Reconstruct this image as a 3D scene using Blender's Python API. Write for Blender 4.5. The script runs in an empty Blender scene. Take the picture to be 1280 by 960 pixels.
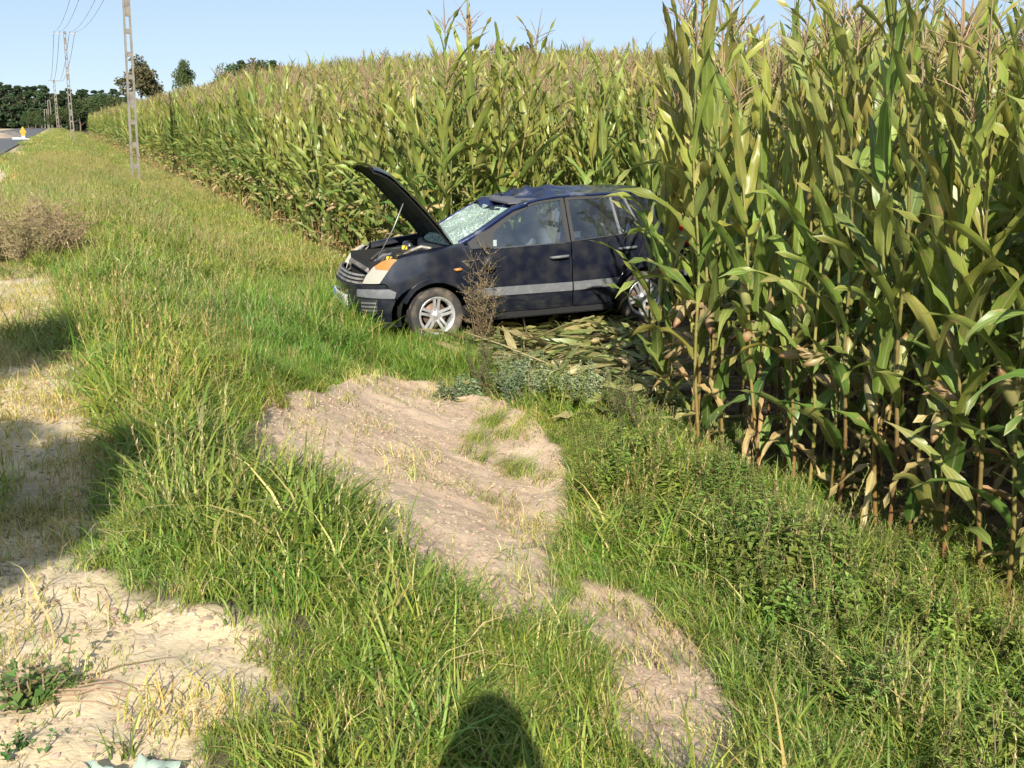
import bpy, bmesh, math, random
import numpy as np
from mathutils import Vector, Matrix, Euler

# ------------------------------------------------------------------ camera, sky, sun
S = bpy.context.scene
COL = S.collection
F, TILT, CAMH = 1400.0, math.atan(328 / 1400), 2.37
SUN_EL, SUN_AZ = math.radians(30), math.radians(0.5)     # sun stands behind the camera
cd = bpy.data.cameras.new('camera'); cam = bpy.data.objects.new('camera', cd); COL.objects.link(cam)
cd.sensor_width = 36; cd.lens = F / 1280 * 36; cd.clip_start = 0.1; cd.clip_end = 3000
cam.location = (0, 0, CAMH); cam.rotation_euler = (math.pi / 2 - TILT, 0, 0); S.camera = cam
W = bpy.data.worlds.new('World'); S.world = W; W.use_nodes = True
wn = W.node_tree.nodes; sky = wn.new('ShaderNodeTexSky'); sky.sky_type = 'NISHITA'; sky.sun_disc = False
sky.sun_elevation = SUN_EL; sky.sun_rotation = math.radians(180) + SUN_AZ
sky.altitude = 100; sky.air_density = 0.7; sky.dust_density = 0.0; sky.ozone_density = 2.5
sky_tint = wn.new('ShaderNodeMix'); sky_tint.data_type = 'RGBA'; sky_tint.inputs[0].default_value = .62       # flat pale blue mixed into the colour of the whole sky
sky_tint.inputs[7].default_value = (5.9, 7.4, 9.3, 1); W.node_tree.links.new(sky.outputs[0], sky_tint.inputs[6])
W.node_tree.links.new(sky_tint.outputs[2], wn['Background'].inputs[0]); wn['Background'].inputs[1].default_value = 0.06
sl = bpy.data.lights.new('sun', 'SUN'); sl.energy = 4.8; sl.angle = math.radians(0.5); sl.color = (1, .94, .83)
sun = bpy.data.objects.new('sun', sl); COL.objects.link(sun)
sdir = Vector((-math.sin(SUN_AZ) * math.cos(SUN_EL), math.cos(SUN_AZ) * math.cos(SUN_EL), -math.sin(SUN_EL)))
sun.rotation_euler = sdir.to_track_quat('-Z', 'Y').to_euler(); sun.location = (0, -20, 30)
S.view_settings.view_transform = 'Standard'; S.view_settings.look = 'None'
S.view_settings.exposure = 0.85; S.view_settings.gamma = 1.0
S.render.engine = 'CYCLES'
S.cycles.max_bounces = 4; S.cycles.diffuse_bounces = 3; S.cycles.glossy_bounces = 3; S.cycles.transmission_bounces = 3; S.cycles.transparent_max_bounces = 12; S.cycles.use_adaptive_sampling = True; S.cycles.adaptive_threshold = .03; S.cycles.use_denoising = True

random.seed(7); RNG = np.random.default_rng(7)
R = math.radians

# ------------------------------------------------------------------ helpers
def tag(o, label=None, cat=None, group=None, kind=None):
    if label: o['label'] = label
    if cat: o['category'] = cat
    if group: o['group'] = group
    if kind: o['kind'] = kind
    return o
def empty(name, loc=(0, 0, 0), rot=(0, 0, 0), parent=None):
    o = bpy.data.objects.new(name, None); COL.objects.link(o); o.location = loc; o.rotation_euler = rot
    o.empty_display_size = .1
    if parent: o.parent = parent
    return o
def link(name, me, mat=None, parent=None, link_it=True):
    o = bpy.data.objects.new(name, me)
    if link_it: COL.objects.link(o)
    if mat is not None and len(me.materials) == 0: me.materials.append(mat)
    if parent: o.parent = parent
    return o
def mesh(name, V, Fc, col=None, smooth=True):
    me = bpy.data.meshes.new(name); me.from_pydata([tuple(v) for v in V], [], [tuple(f) for f in Fc])
    if smooth: me.polygons.foreach_set('use_smooth', [True] * len(me.polygons))
    if col is not None:
        a = me.attributes.new('Col', 'FLOAT_COLOR', 'POINT')
        q_ = np.array([tuple(k) + (0, 0, 0) if len(k) == 3 else tuple(k) for k in col], np.float32)
        c = np.ones((len(V), 4), np.float32); c[:, :3] = q_[:, :3]
        a.data.foreach_set('color', c.ravel())
        if q_[:, 5].any(): b = me.attributes.new('blade', 'FLOAT_VECTOR', 'POINT'); b.data.foreach_set('vector', np.ascontiguousarray(q_[:, 3:6]).ravel())
    me.update(); return me
class MB:
    """collects geometry for one mesh"""
    def __init__(s): s.V = []; s.F = []; s.C = []
    def add(s, V, Fc, c=(1, 1, 1)):
        n = len(s.V); s.V += [tuple(v) for v in V]; s.F += [tuple(i + n for i in f) for f in Fc]
        if len(V) and not isinstance(c[0], (int, float)): s.C += [tuple(q) for q in c]
        else: s.C += [tuple(c)] * len(V)
    def box(s, c, d, rot=None, col=(1, 1, 1), taper=1.0):
        V = []
        for z in (-1, 1):
            k = taper if z > 0 else 1
            for x, y in ((-1, -1), (1, -1), (1, 1), (-1, 1)):
                p = Vector((x * d[0] / 2 * k, y * d[1] / 2 * k, z * d[2] / 2))
                if rot: p = Euler(rot).to_matrix() @ p
                V.append(p + Vector(c))
        s.add(V, [(3, 2, 1, 0), (4, 5, 6, 7), (0, 1, 5, 4), (1, 2, 6, 5), (2, 3, 7, 6), (3, 0, 4, 7)], col)
    def tube(s, pts, rad, n=6, col=(1, 1, 1), cap=True, flat=1.0):
        pts = [Vector(p) for p in pts]; V = []; Fc = []; cc = []
        if isinstance(rad, (int, float)): rad = [rad] * len(pts)
        up = Vector((0.13, 0.21, 1)).normalized()
        for i, p in enumerate(pts):
            t = (pts[min(i + 1, len(pts) - 1)] - pts[max(i - 1, 0)])
            t = t.normalized() if t.length > 1e-9 else Vector((0, 0, 1))
            a = t.cross(up)
            if a.length < .05: a = t.cross(Vector((1, 0, 0)))
            a.normalize(); b = t.cross(a)
            for k in range(n):
                g = 2 * math.pi * k / n; V.append(p + (a * math.cos(g) + b * math.sin(g) * flat) * rad[i])
                cc.append(col[i] if not isinstance(col[0], (int, float)) else col)
        for i in range(len(pts) - 1):
            for k in range(n):
                Fc.append((i * n + k, i * n + (k + 1) % n, (i + 1) * n + (k + 1) % n, (i + 1) * n + k))
        if cap and n > 2: Fc += [tuple(range(n))[::-1], tuple((len(pts) - 1) * n + k for k in range(n))]
        s.add(V, Fc, cc)
    def lathe(s, prof, n=32, axis='y', col=(1, 1, 1), c=(0, 0, 0), closed=False):
        V = []; Fc = []; m = len(prof)
        for k in range(n):
            g = 2 * math.pi * k / n
            for r, h in prof:
                q = (r * math.cos(g), h, r * math.sin(g)) if axis == 'y' else (r * math.cos(g), r * math.sin(g), h)
                V.append((q[0] + c[0], q[1] + c[1], q[2] + c[2]))
        for k in range(n):
            for j in range(m - 1 if not closed else m):
                Fc.append((k * m + j, k * m + (j + 1) % m, ((k + 1) % n) * m + (j + 1) % m, ((k + 1) % n) * m + j))
        s.add(V, Fc, col)
    def build(s, name, mat=None, parent=None, smooth=False, bevel=0, col=False):
        me = mesh(name, s.V, s.F, s.C if col else None, smooth)
        bm = bmesh.new(); bm.from_mesh(me)
        bmesh.ops.recalc_face_normals(bm, faces=bm.faces)
        if bevel: bmesh.ops.bevel(bm, geom=list(bm.edges), offset=bevel, segments=2, affect='EDGES', clamp_overlap=True)
        bm.to_mesh(me); bm.free()
        return link(name, me, mat, parent)
def smoothstep(a, b, x):
    t = np.clip((np.asarray(x, float) - a) / (b - a), 0, 1); return t * t * (3 - 2 * t)
def _h(i, j, s):
    n = (i.astype(np.int64) * 374761393 + j.astype(np.int64) * 668265263 + s * 1442695041) & 0xffffffff
    n = ((n ^ (n >> 13)) * 1274126177) & 0xffffffff
    return ((n ^ (n >> 16)) & 0xffffff) / float(0xffffff)
def vnoise(x, y, s=0):
    x = np.asarray(x, float); y = np.asarray(y, float)
    i = np.floor(x); j = np.floor(y); a = x - i; b = y - j; a = a * a * (3 - 2 * a); b = b * b * (3 - 2 * b)
    return (_h(i, j, s) * (1 - a) + _h(i + 1, j, s) * a) * (1 - b) + (_h(i, j + 1, s) * (1 - a) + _h(i + 1, j + 1, s) * a) * b
def fbm(x, y, s=0, o=4):
    r = 0; a = .5; t = 0
    for k in range(o):
        r = r + a * vnoise(np.asarray(x) * 2 ** k + 17.3 * k, np.asarray(y) * 2 ** k - 9.1 * k, s + k); t += a; a *= .5
    return r / t

# ------------------------------------------------------------------ materials
def mat(name, color=(.5, .5, .5), rough=.6, metal=0., spec=.5, coat=0., vcol=False, noise=None, bump=None, transl=0., rand=0., tint=None, emit=None):
    m = bpy.data.materials.new(name); m.use_nodes = True
    nt = m.node_tree; N = nt.nodes; L = nt.links; p = N['Principled BSDF']
    p.inputs['Roughness'].default_value = rough; p.inputs['Metallic'].default_value = metal
    p.inputs['Specular IOR Level'].default_value = spec; p.inputs['Coat Weight'].default_value = coat
    p.inputs['Coat Roughness'].default_value = .05
    p.inputs['Base Color'].default_value = (*color, 1)
    out = None
    if vcol:
        a = N.new('ShaderNodeAttribute'); a.attribute_name = 'Col'; out = a.outputs['Color']
    else:
        c = N.new('ShaderNodeRGB'); c.outputs[0].default_value = (*color, 1); out = c.outputs[0]
    if noise:                                    # (scale, second colour, low, high)
        tx = N.new('ShaderNodeTexNoise'); tx.inputs['Scale'].default_value = noise[0]; tx.inputs['Detail'].default_value = 6
        tc = N.new('ShaderNodeTexCoord'); L.new(tc.outputs['Object'], tx.inputs['Vector'])
        mr = N.new('ShaderNodeMapRange'); mr.inputs[1].default_value = noise[2]; mr.inputs[2].default_value = noise[3]
        L.new(tx.outputs[0], mr.inputs[0])
        mx = N.new('ShaderNodeMix'); mx.data_type = 'RGBA'; L.new(mr.outputs[0], mx.inputs[0]); L.new(out, mx.inputs[6])
        mx.inputs[7].default_value = (*noise[1], 1); out = mx.outputs[2]
    if tint:                                     # patches across the place: (scale, colour multiplier, amount)
        oi = N.new('ShaderNodeObjectInfo'); tx = N.new('ShaderNodeTexNoise'); tx.inputs['Scale'].default_value = tint[0]; tx.inputs['Detail'].default_value = 3
        L.new(oi.outputs['Location'], tx.inputs['Vector'])
        mr = N.new('ShaderNodeMapRange'); mr.inputs[1].default_value = .38; mr.inputs[2].default_value = .66; mr.inputs[4].default_value = tint[2]
        L.new(tx.outputs[0], mr.inputs[0])
        mu = N.new('ShaderNodeMix'); mu.data_type = 'RGBA'; mu.blend_type = 'MULTIPLY'
        L.new(mr.outputs[0], mu.inputs[0]); L.new(out, mu.inputs[6]); mu.inputs[7].default_value = (*tint[1], 1); out = mu.outputs[2]
    if rand:
        oi = N.new('ShaderNodeObjectInfo'); hs = N.new('ShaderNodeHueSaturation')
        m1 = N.new('ShaderNodeMapRange'); m1.inputs[3].default_value = 1 - rand; m1.inputs[4].default_value = 1 + rand
        m2 = N.new('ShaderNodeMath'); m2.operation = 'MULTIPLY_ADD'; m2.inputs[1].default_value = .06 * rand / .3; m2.inputs[2].default_value = .5 - .03 * rand / .3
        fr = N.new('ShaderNodeMath'); fr.operation = 'MULTIPLY'; fr.inputs[1].default_value = 7.31
        f2 = N.new('ShaderNodeMath'); f2.operation = 'FRACT'
        L.new(oi.outputs['Random'], m1.inputs[0]); L.new(oi.outputs['Random'], fr.inputs[0]); L.new(fr.outputs[0], f2.inputs[0]); L.new(f2.outputs[0], m2.inputs[0])
        L.new(m1.outputs[0], hs.inputs['Value']); L.new(m2.outputs[0], hs.inputs['Hue']); L.new(out, hs.inputs['Color']); out = hs.outputs[0]
    L.new(out, p.inputs['Base Color'])
    if bump:                                     # (scale, strength, distance)
        tx = N.new('ShaderNodeTexNoise'); tx.inputs['Scale'].default_value = bump[0]; tx.inputs['Detail'].default_value = 8
        tc = N.new('ShaderNodeTexCoord'); L.new(tc.outputs['Object'], tx.inputs['Vector'])
        b = N.new('ShaderNodeBump'); b.inputs['Strength'].default_value = bump[1]; b.inputs['Distance'].default_value = bump[2]
        L.new(tx.outputs[0], b.inputs['Height']); L.new(b.outputs[0], p.inputs['Normal'])
    if transl:
        t = N.new('ShaderNodeBsdfTranslucent'); L.new(out, t.inputs[0]); ms = N.new('ShaderNodeMixShader'); ms.inputs[0].default_value = transl
        L.new(p.outputs[0], ms.inputs[1]); L.new(t.outputs[0], ms.inputs[2]); L.new(ms.outputs[0], N['Material Output'].inputs[0])
    if emit: p.inputs['Emission Color'].default_value = (*color, 1); p.inputs['Emission Strength'].default_value = emit
    return m
M = {}
M['maize'] = mat('maize_leaf', vcol=True, rough=.40, spec=.45, transl=.32, rand=.24)
def leaf_veins(m):
    nt = m.node_tree; N = nt.nodes; L = nt.links
    src = next(n for n in N if n.type == 'ATTRIBUTE'); users = [l.to_socket for l in src.outputs['Color'].links]
    a = N.new('ShaderNodeAttribute'); a.attribute_name = 'blade'; sp = N.new('ShaderNodeSeparateXYZ'); L.new(a.outputs['Vector'], sp.inputs[0])
    def math_(op, x, y=None, cl=False):
        n = N.new('ShaderNodeMath'); n.operation = op; n.use_clamp = cl
        for i, v in ((0, x), (1, y)):
            if v is None: continue
            if isinstance(v, (int, float)): n.inputs[i].default_value = v
            else: L.new(v, n.inputs[i])
        return n.outputs[0]
    ab = math_('ABSOLUTE', sp.outputs[0])
    cv = N.new('ShaderNodeCombineXYZ'); L.new(math_('MULTIPLY', sp.outputs[0], 9.0), cv.inputs[0]); L.new(math_('MULTIPLY', sp.outputs[1], 1.6), cv.inputs[1]); L.new(sp.outputs[2], cv.inputs[2])
    st = N.new('ShaderNodeTexNoise'); st.inputs['Scale'].default_value = 1.6; st.inputs['Detail'].default_value = 3; L.new(cv.outputs[0], st.inputs['Vector'])
    sr = N.new('ShaderNodeMapRange'); sr.inputs[1].default_value = .3; sr.inputs[2].default_value = .7; sr.inputs[3].default_value = .72; sr.inputs[4].default_value = 1.22; L.new(st.outputs[0], sr.inputs[0])
    mu = N.new('ShaderNodeVectorMath'); mu.operation = 'SCALE'; L.new(src.outputs['Color'], mu.inputs[0]); L.new(sr.outputs[0], mu.inputs['Scale'])
    isleaf = math_('SUBTRACT', 1.0, a.outputs['Alpha']) if False else sp.outputs[2]
    rib = N.new('ShaderNodeMapRange'); rib.inputs[1].default_value = .13; rib.inputs[2].default_value = .06; L.new(ab, rib.inputs[0])
    rf_ = math_('MULTIPLY', rib.outputs[0], math_('MULTIPLY', math_('GREATER_THAN', sp.outputs[2], .001), .75))
    m1 = N.new('ShaderNodeMix'); m1.data_type = 'RGBA'; L.new(rf_, m1.inputs[0]); L.new(mu.outputs[0], m1.inputs[6]); m1.inputs[7].default_value = (.36, .38, .17, 1)
    tc = N.new('ShaderNodeTexCoord'); bl = N.new('ShaderNodeTexNoise'); bl.inputs['Scale'].default_value = 14; bl.inputs['Detail'].default_value = 5; L.new(tc.outputs['Object'], bl.inputs['Vector'])
    e = math_('MULTIPLY_ADD', ab, .13); e.node.inputs[2].default_value = 0; L.new(bl.outputs[0], e.node.inputs[2])
    br = N.new('ShaderNodeMapRange'); br.inputs[1].default_value = .70; br.inputs[2].default_value = .80; br.inputs[4].default_value = .8; L.new(e, br.inputs[0])
    bf = math_('MULTIPLY', br.outputs[0], math_('GREATER_THAN', sp.outputs[2], .001))
    m2 = N.new('ShaderNodeMix'); m2.data_type = 'RGBA'; L.new(bf, m2.inputs[0]); L.new(m1.outputs[2], m2.inputs[6]); m2.inputs[7].default_value = (.40, .28, .12, 1)
    for u in users: L.new(m2.outputs[2], u)
leaf_veins(M['maize'])
M['grass'] = mat('grass_blade', vcol=True, rough=.5, spec=.35, transl=.25, rand=.28, tint=(.45, (1.15, 1.02, .78), 1.0))
M['weed'] = mat('weed_leaf', vcol=True, rough=.55, spec=.3, transl=.2, rand=.2)
M['dry'] = mat('dry_stem', vcol=True, rough=.8, spec=.2, transl=.1, rand=.15)
M['tree'] = mat('tree_leaf', vcol=True, rough=.6, spec=.25, transl=.15, rand=.2)
M['bark'] = mat('bark', (.12, .09, .065), .9, noise=(6, (.2, .15, .11), .4, .65), bump=(12, .6, .03))
M['concrete'] = mat('pole_concrete', (.20, .178, .148), .85, noise=(5, (.13, .115, .095), .45, .7), bump=(40, .4, .01))
M['steel'] = mat('galvanised_steel', (.35, .35, .34), .45, .8)
M['wire'] = mat('wire_aluminium', (.2, .2, .2), .5, .7)
M['porcelain'] = mat('insulator_porcelain', (.25, .13, .07), .25)
M['paint'] = mat('navy_car_paint', (.008, .0105, .022), .28, .2, .5, coat=.9, noise=(7, (.044, .043, .044), .40, .9), bump=(3, .05, .01))
M['skylit_roofpaint'] = mat('scuffed_skylit_roof_paint', (.012, .022, .075), .3, .2, .5, coat=.7, noise=(3.2, (.26, .26, .31), .58, .74), bump=(14, .25, .01))  # pale scuffs; blue sky light on the roof is put into the base colour
M['hoodin'] = mat('hood_underside', (.008, .008, .009), .75, bump=(20, .3, .01))
M['black'] = mat('black_plastic', (.02, .02, .021), .6, bump=(60, .2, .004))
M['matt'] = mat('underbody_black', (.01, .01, .01), .9)
M['grey'] = mat('grey_plastic_trim', (.115, .12, .128), .55, noise=(14, (.17, .17, .17), .5, .75))
M['rubber'] = mat('tyre_rubber', (.035, .032, .029), .8, noise=(7, (.16, .125, .085), .46, .72), bump=(50, .3, .006))
M['alloy'] = mat('silver_alloy', (.62, .62, .62), .38, .65, noise=(18, (.32, .26, .2), .52, .8))
M['disc'] = mat('rusty_brake_disc', (.16, .10, .07), .6, .5)
M['lens'] = mat('cloudy_headlight_lens', (.40, .375, .31), .25, .1, coat=1, bump=(30, .15, .01))
M['amber'] = mat('amber_lens', (.45, .17, .03), .25, coat=1)
M['red'] = mat('red_lens', (.55, .03, .015), .2, coat=1)
M['plate'] = mat('plate_white', (.75, .75, .72), .4)
M['plateblue'] = mat('plate_blue', (.02, .08, .4), .4)
M['ink'] = mat('plate_ink', (.02, .02, .02), .5)
M['seat'] = mat('seat_fabric', (.10, .105, .12), .9, bump=(90, .3, .004))
M['aluminium'] = mat('cast_aluminium', (.36, .33, .29), .55, .5, noise=(10, (.12, .10, .08), .45, .7))
M['yellowcap'] = mat('yellow_cap', (.75, .55, .05), .5)
M['paper'] = mat('paper', (.8, .78, .74), .8)
M['stone'] = mat('stone', (.34, .26, .19), .9, noise=(14, (.24, .18, .13), .4, .7), bump=(30, .6, .02))
M['pebble'] = mat('pebble', (.42, .36, .27), .9)
M['asphalt'] = mat('asphalt', (.085, .085, .09), .85, noise=(.7, (.11, .11, .11), .35, .7), bump=(120, .5, .01))
M['white'] = mat('white_concrete_paint', (.75, .75, .72), .6)
M['signyellow'] = mat('sign_yellow', (.55, .27, .02), .4)
M['gravel'] = mat('gravel', (.20, .18, .165), .95, noise=(3, (.13, .12, .11), .4, .7), bump=(8, 1, .2))
M['sheet'] = mat('pale_sheet', (.36, .44, .36), .55, bump=(25, .3, .01), transl=.1)
M['mirrorglass'] = mat('mirror_glass', (.02, .025, .03), .08, coat=.5)
M['jacket'] = mat('jacket_cloth', (.04, .05, .08), .9, bump=(80, .3, .004))
M['skin'] = mat('skin', (.45, .26, .18), .55)
M['hair'] = mat('hair', (.05, .035, .02), .7)

def glass_mat(name, tintc, gloss=.12, dirt=.06):
    m = bpy.data.materials.new(name); m.use_nodes = True; nt = m.node_tree; N = nt.nodes; L = nt.links
    N.remove(N['Principled BSDF'])
    tr = N.new('ShaderNodeBsdfTransparent'); tr.inputs[0].default_value = (*tintc, 1)
    gl = N.new('ShaderNodeBsdfGlossy'); gl.inputs['Roughness'].default_value = .03; gl.inputs[0].default_value = (.9, .95, 1, 1)
    fr = N.new('ShaderNodeFresnel'); fr.inputs[0].default_value = 1.5
    ad = N.new('ShaderNodeMath'); ad.inputs[1].default_value = gloss; L.new(fr.outputs[0], ad.inputs[0])
    m1 = N.new('ShaderNodeMixShader'); L.new(ad.outputs[0], m1.inputs[0]); L.new(tr.outputs[0], m1.inputs[1]); L.new(gl.outputs[0], m1.inputs[2])
    df = N.new('ShaderNodeBsdfDiffuse'); df.inputs[0].default_value = (.42, .46, .48, 1)
    tx = N.new('ShaderNodeTexNoise'); tx.inputs['Scale'].default_value = 5; tx.inputs['Detail'].default_value = 6
    tc = N.new('ShaderNodeTexCoord'); L.new(tc.outputs['Object'], tx.inputs['Vector'])
    mr = N.new('ShaderNodeMapRange'); mr.inputs[1].default_value = .35; mr.inputs[2].default_value = .75; mr.inputs[3].default_value = dirt * .3; mr.inputs[4].default_value = dirt * 2
    L.new(tx.outputs[0], mr.inputs[0])
    m2 = N.new('ShaderNodeMixShader'); L.new(mr.outputs[0], m2.inputs[0]); L.new(m1.outputs[0], m2.inputs[1]); L.new(df.outputs[0], m2.inputs[2])
    L.new(m2.outputs[0], N['Material Output'].inputs[0]); return m
M['glass'] = glass_mat('side_glass', (.86, .93, .93), .13, .03)
M['tinted'] = glass_mat('tinted_rear_glass', (.24, .28, .31), .08, .03)
def shattered():
    m = bpy.data.materials.new('shattered_windscreen'); m.use_nodes = True; nt = m.node_tree; N = nt.nodes; L = nt.links
    N.remove(N['Principled BSDF'])
    tc = N.new('ShaderNodeTexCoord')
    nz = N.new('ShaderNodeTexNoise'); nz.inputs['Scale'].default_value = 4; L.new(tc.outputs['Object'], nz.inputs['Vector'])
    va = N.new('ShaderNodeVectorMath'); va.operation = 'MULTIPLY_ADD'; va.inputs[1].default_value = (.12, .12, .12); L.new(nz.outputs['Color'], va.inputs[0]); L.new(tc.outputs['Object'], va.inputs[2])
    fs = []
    for sc, wd in ((7, .035), (24, .06), (60, .10)):
        v = N.new('ShaderNodeTexVoronoi'); v.feature = 'DISTANCE_TO_EDGE'; v.inputs['Scale'].default_value = sc; L.new(va.outputs[0], v.inputs['Vector'])
        r = N.new('ShaderNodeMapRange'); r.inputs[1].default_value = 0; r.inputs[2].default_value = wd; r.inputs[3].default_value = 1; r.inputs[4].default_value = 0
        L.new(v.outputs[0], r.inputs[0]); fs.append(r)
    mx = N.new('ShaderNodeMath'); mx.operation = 'MAXIMUM'; L.new(fs[0].outputs[0], mx.inputs[0]); L.new(fs[1].outputs[0], mx.inputs[1])
    n2 = N.new('ShaderNodeTexNoise'); n2.inputs['Scale'].default_value = 3.2; n2.inputs['Detail'].default_value = 4; L.new(tc.outputs['Object'], n2.inputs['Vector'])
    r2 = N.new('ShaderNodeMapRange'); r2.inputs[1].default_value = .42; r2.inputs[2].default_value = .66; L.new(n2.outputs[0], r2.inputs[0])
    m3 = N.new('ShaderNodeMath'); m3.operation = 'MULTIPLY'; L.new(fs[2].outputs[0], m3.inputs[0]); L.new(r2.outputs[0], m3.inputs[1])
    m4 = N.new('ShaderNodeMath'); m4.operation = 'MAXIMUM'; L.new(mx.outputs[0], m4.inputs[0]); L.new(m3.outputs[0], m4.inputs[1])
    m5 = N.new('ShaderNodeMath'); m5.operation = 'MULTIPLY_ADD'; m5.inputs[1].default_value = .62; m5.inputs[2].default_value = .30; L.new(m4.outputs[0], m5.inputs[0])
    m5.use_clamp = True
    tr = N.new('ShaderNodeBsdfTransparent'); tr.inputs[0].default_value = (.62, .80, .70, 1)
    gl = N.new('ShaderNodeBsdfGlossy'); gl.inputs['Roughness'].default_value = .12
    bp = N.new('ShaderNodeBump'); bp.inputs['Strength'].default_value = .7; bp.inputs['Distance'].default_value = .02; L.new(m4.outputs[0], bp.inputs['Height']); L.new(bp.outputs[0], gl.inputs['Normal'])
    a = N.new('ShaderNodeMixShader'); a.inputs[0].default_value = .3; L.new(tr.outputs[0], a.inputs[1]); L.new(gl.outputs[0], a.inputs[2])
    df = N.new('ShaderNodeBsdfDiffuse'); df.inputs[0].default_value = (.50, .64, .56, 1)
    b = N.new('ShaderNodeMixShader'); L.new(m5.outputs[0], b.inputs[0]); L.new(a.outputs[0], b.inputs[1]); L.new(df.outputs[0], b.inputs[2])
    L.new(b.outputs[0], N['Material Output'].inputs[0]); return m
M['shatter'] = shattered()

# ------------------------------------------------------------------ terrain
TH = math.radians(21.5); RX, RY = -math.sin(TH), math.cos(TH); NX, NY = math.cos(TH), math.sin(TH)
UE = 4.35                                                 # lateral distance of the first maize row
def uv(x, y): return x * NX + y * NY, x * RX + y * RY
def xy(u, v): return u * NX + v * RX, u * NY + v * RY
def zbase(x, y):
    u, v = uv(np.asarray(x, float), np.asarray(y, float))
    emb = .77 * (1 - smoothstep(.3, 3.1, u))
    fld = 1.95 * (1 - np.exp(-np.maximum(u - 5, 0) / 4.5)) * smoothstep(18, 62, v) + .03 * np.clip(u - 4.6, 0, 40)
    return emb + fld
def pray(px, py):
    xc = (px - 640) / F; yc = (480 - py) / F
    return np.array([xc, math.cos(TILT) + math.sin(TILT) * yc, -math.sin(TILT) + math.cos(TILT) * yc])
def ground_at(px, py):                                    # where a pixel's ray meets the ground
    r = pray(px, py); s = 1.0
    for k in range(60):
        z = float(zbase(r[0] * s, r[1] * s)); s2 = (z - CAMH) / r[2] if r[2] < -1e-4 else 400
        s = .5 * s + .5 * min(max(s2, .5), 600)
    return r[0] * s, r[1] * s
def proj(x, y, z):
    dz = np.asarray(z) - CAMH; d = y * math.cos(TILT) - dz * math.sin(TILT); up = y * math.sin(TILT) + dz * math.cos(TILT)
    d = np.where(np.abs(d) < 1e-3, 1e-3, d)
    return 640 + F * np.asarray(x) / d, 480 - F * up / d, d
def wpoly(pts): return np.array([ground_at(*p) for p in pts])
def sdist(x, y, P):                                       # signed distance, positive inside
    x = np.asarray(x, float); y = np.asarray(y, float); d = np.full(x.shape, 1e9); ins = np.zeros(x.shape, bool)
    for (ax, ay), (bx, by) in zip(P, np.roll(P, -1, 0)):
        ex, ey = bx - ax, by - ay; t = np.clip(((x - ax) * ex + (y - ay) * ey) / (ex * ex + ey * ey + 1e-12), 0, 1)
        d = np.minimum(d, np.hypot(x - ax - t * ex, y - ay - t * ey))
        c = ((ay > y) != (by > y)); xi = ax + (y - ay) * ex / (ey if abs(ey) > 1e-12 else 1e-12); ins ^= c & (x < xi)
    return np.where(ins, d, -d)
P_MAIN = wpoly([(305, 522), (350, 502), (430, 495), (470, 484), (540, 488), (600, 505), (650, 527), (705, 570), (705, 620), (692, 655), (674, 690), (668, 745), (645, 772), (615, 765), (600, 720), (560, 688), (500, 668), (490, 625), (435, 596), (375, 575), (315, 565)])
P_LOW = wpoly([(742, 733), (785, 742), (832, 790), (872, 830), (893, 880), (895, 935), (862, 955), (822, 930), (806, 880), (790, 820), (765, 770)])
P_LINK = wpoly([(672, 640), (700, 660), (760, 735), (720, 740), (680, 700)])
P_L1 = wpoly([(0, 705), (40, 695), (110, 690), (150, 720), (200, 757), (330, 790), (362, 802), (330, 818), (255, 832), (225, 852), (230, 880), (185, 920), (160, 960), (150, 1100), (-500, 1100), (-500, 700)])
P_L2 = wpoly([(-500, 325), (30, 325), (68, 345), (70, 390), (125, 455), (128, 495), (95, 540), (150, 560), (135, 640), (90, 690), (0, 705), (-500, 705)])
P_L3 = wpoly([(-300, 205), (0, 205), (20, 215), (12, 240), (0, 245), (-300, 245)])
P_TUFT = wpoly([(612, 545), (650, 530), (690, 548), (690, 575), (640, 590), (610, 575)])   # flattened grass lying on the sand
def masks(x, y):
    x = np.asarray(x, float); y = np.asarray(y, float); m, l, lit = masks1(x, y)
    for h in (.06, .13, .20):                                   # the long grass hides the near rim: the bare ground reaches further under it
        k = (CAMH - zbase(x, y)) / (CAMH - zbase(x, y) - h); m2, l2, _ = masks1(x * k, y * k); m = np.maximum(m, np.where(y > 2, m2, 0)); l = np.maximum(l, np.where(y > 2, l2, 0))
    return m, l, lit
def masks1(x, y):
    j = (fbm(x * 2.3, y * 2.3, 3) - .5) * .55 + (fbm(x * 11, y * 11, 5) - .5) * .22
    m = smoothstep(-.06, .06, sdist(x, y, P_MAIN) + .05 + j * .55)
    m = np.maximum(m, smoothstep(-.05, .05, sdist(x, y, P_LOW) + .12 + j * .3))
    m = np.maximum(m, .35 * smoothstep(-.05, .05, sdist(x, y, P_LINK) - .02 + j * .5))
    l = smoothstep(-.06, .06, sdist(x, y, P_L1) + j * .6)
    l = np.maximum(l, smoothstep(-.15, .15, sdist(x, y, P_L2) + j * 1.2) * smoothstep(.44, .62, fbm(x * 1.3 + 4, y * 1.3, 9) + .04))
    l = np.maximum(l, smoothstep(-.3, .3, sdist(x, y, P_L3) + j))
    u, v = uv(x, y)
    l = np.maximum(l, .8 * smoothstep(-1.3, -2.0, u + (fbm(x * .5, y * .5, 21) - .5) * 1.4) * smoothstep(.38, .6, fbm(x * .8, y * .8, 23)))
    lit = smoothstep(-.2, .2, sdist(x, y, P_L2) + j)
    return m, l, lit
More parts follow.
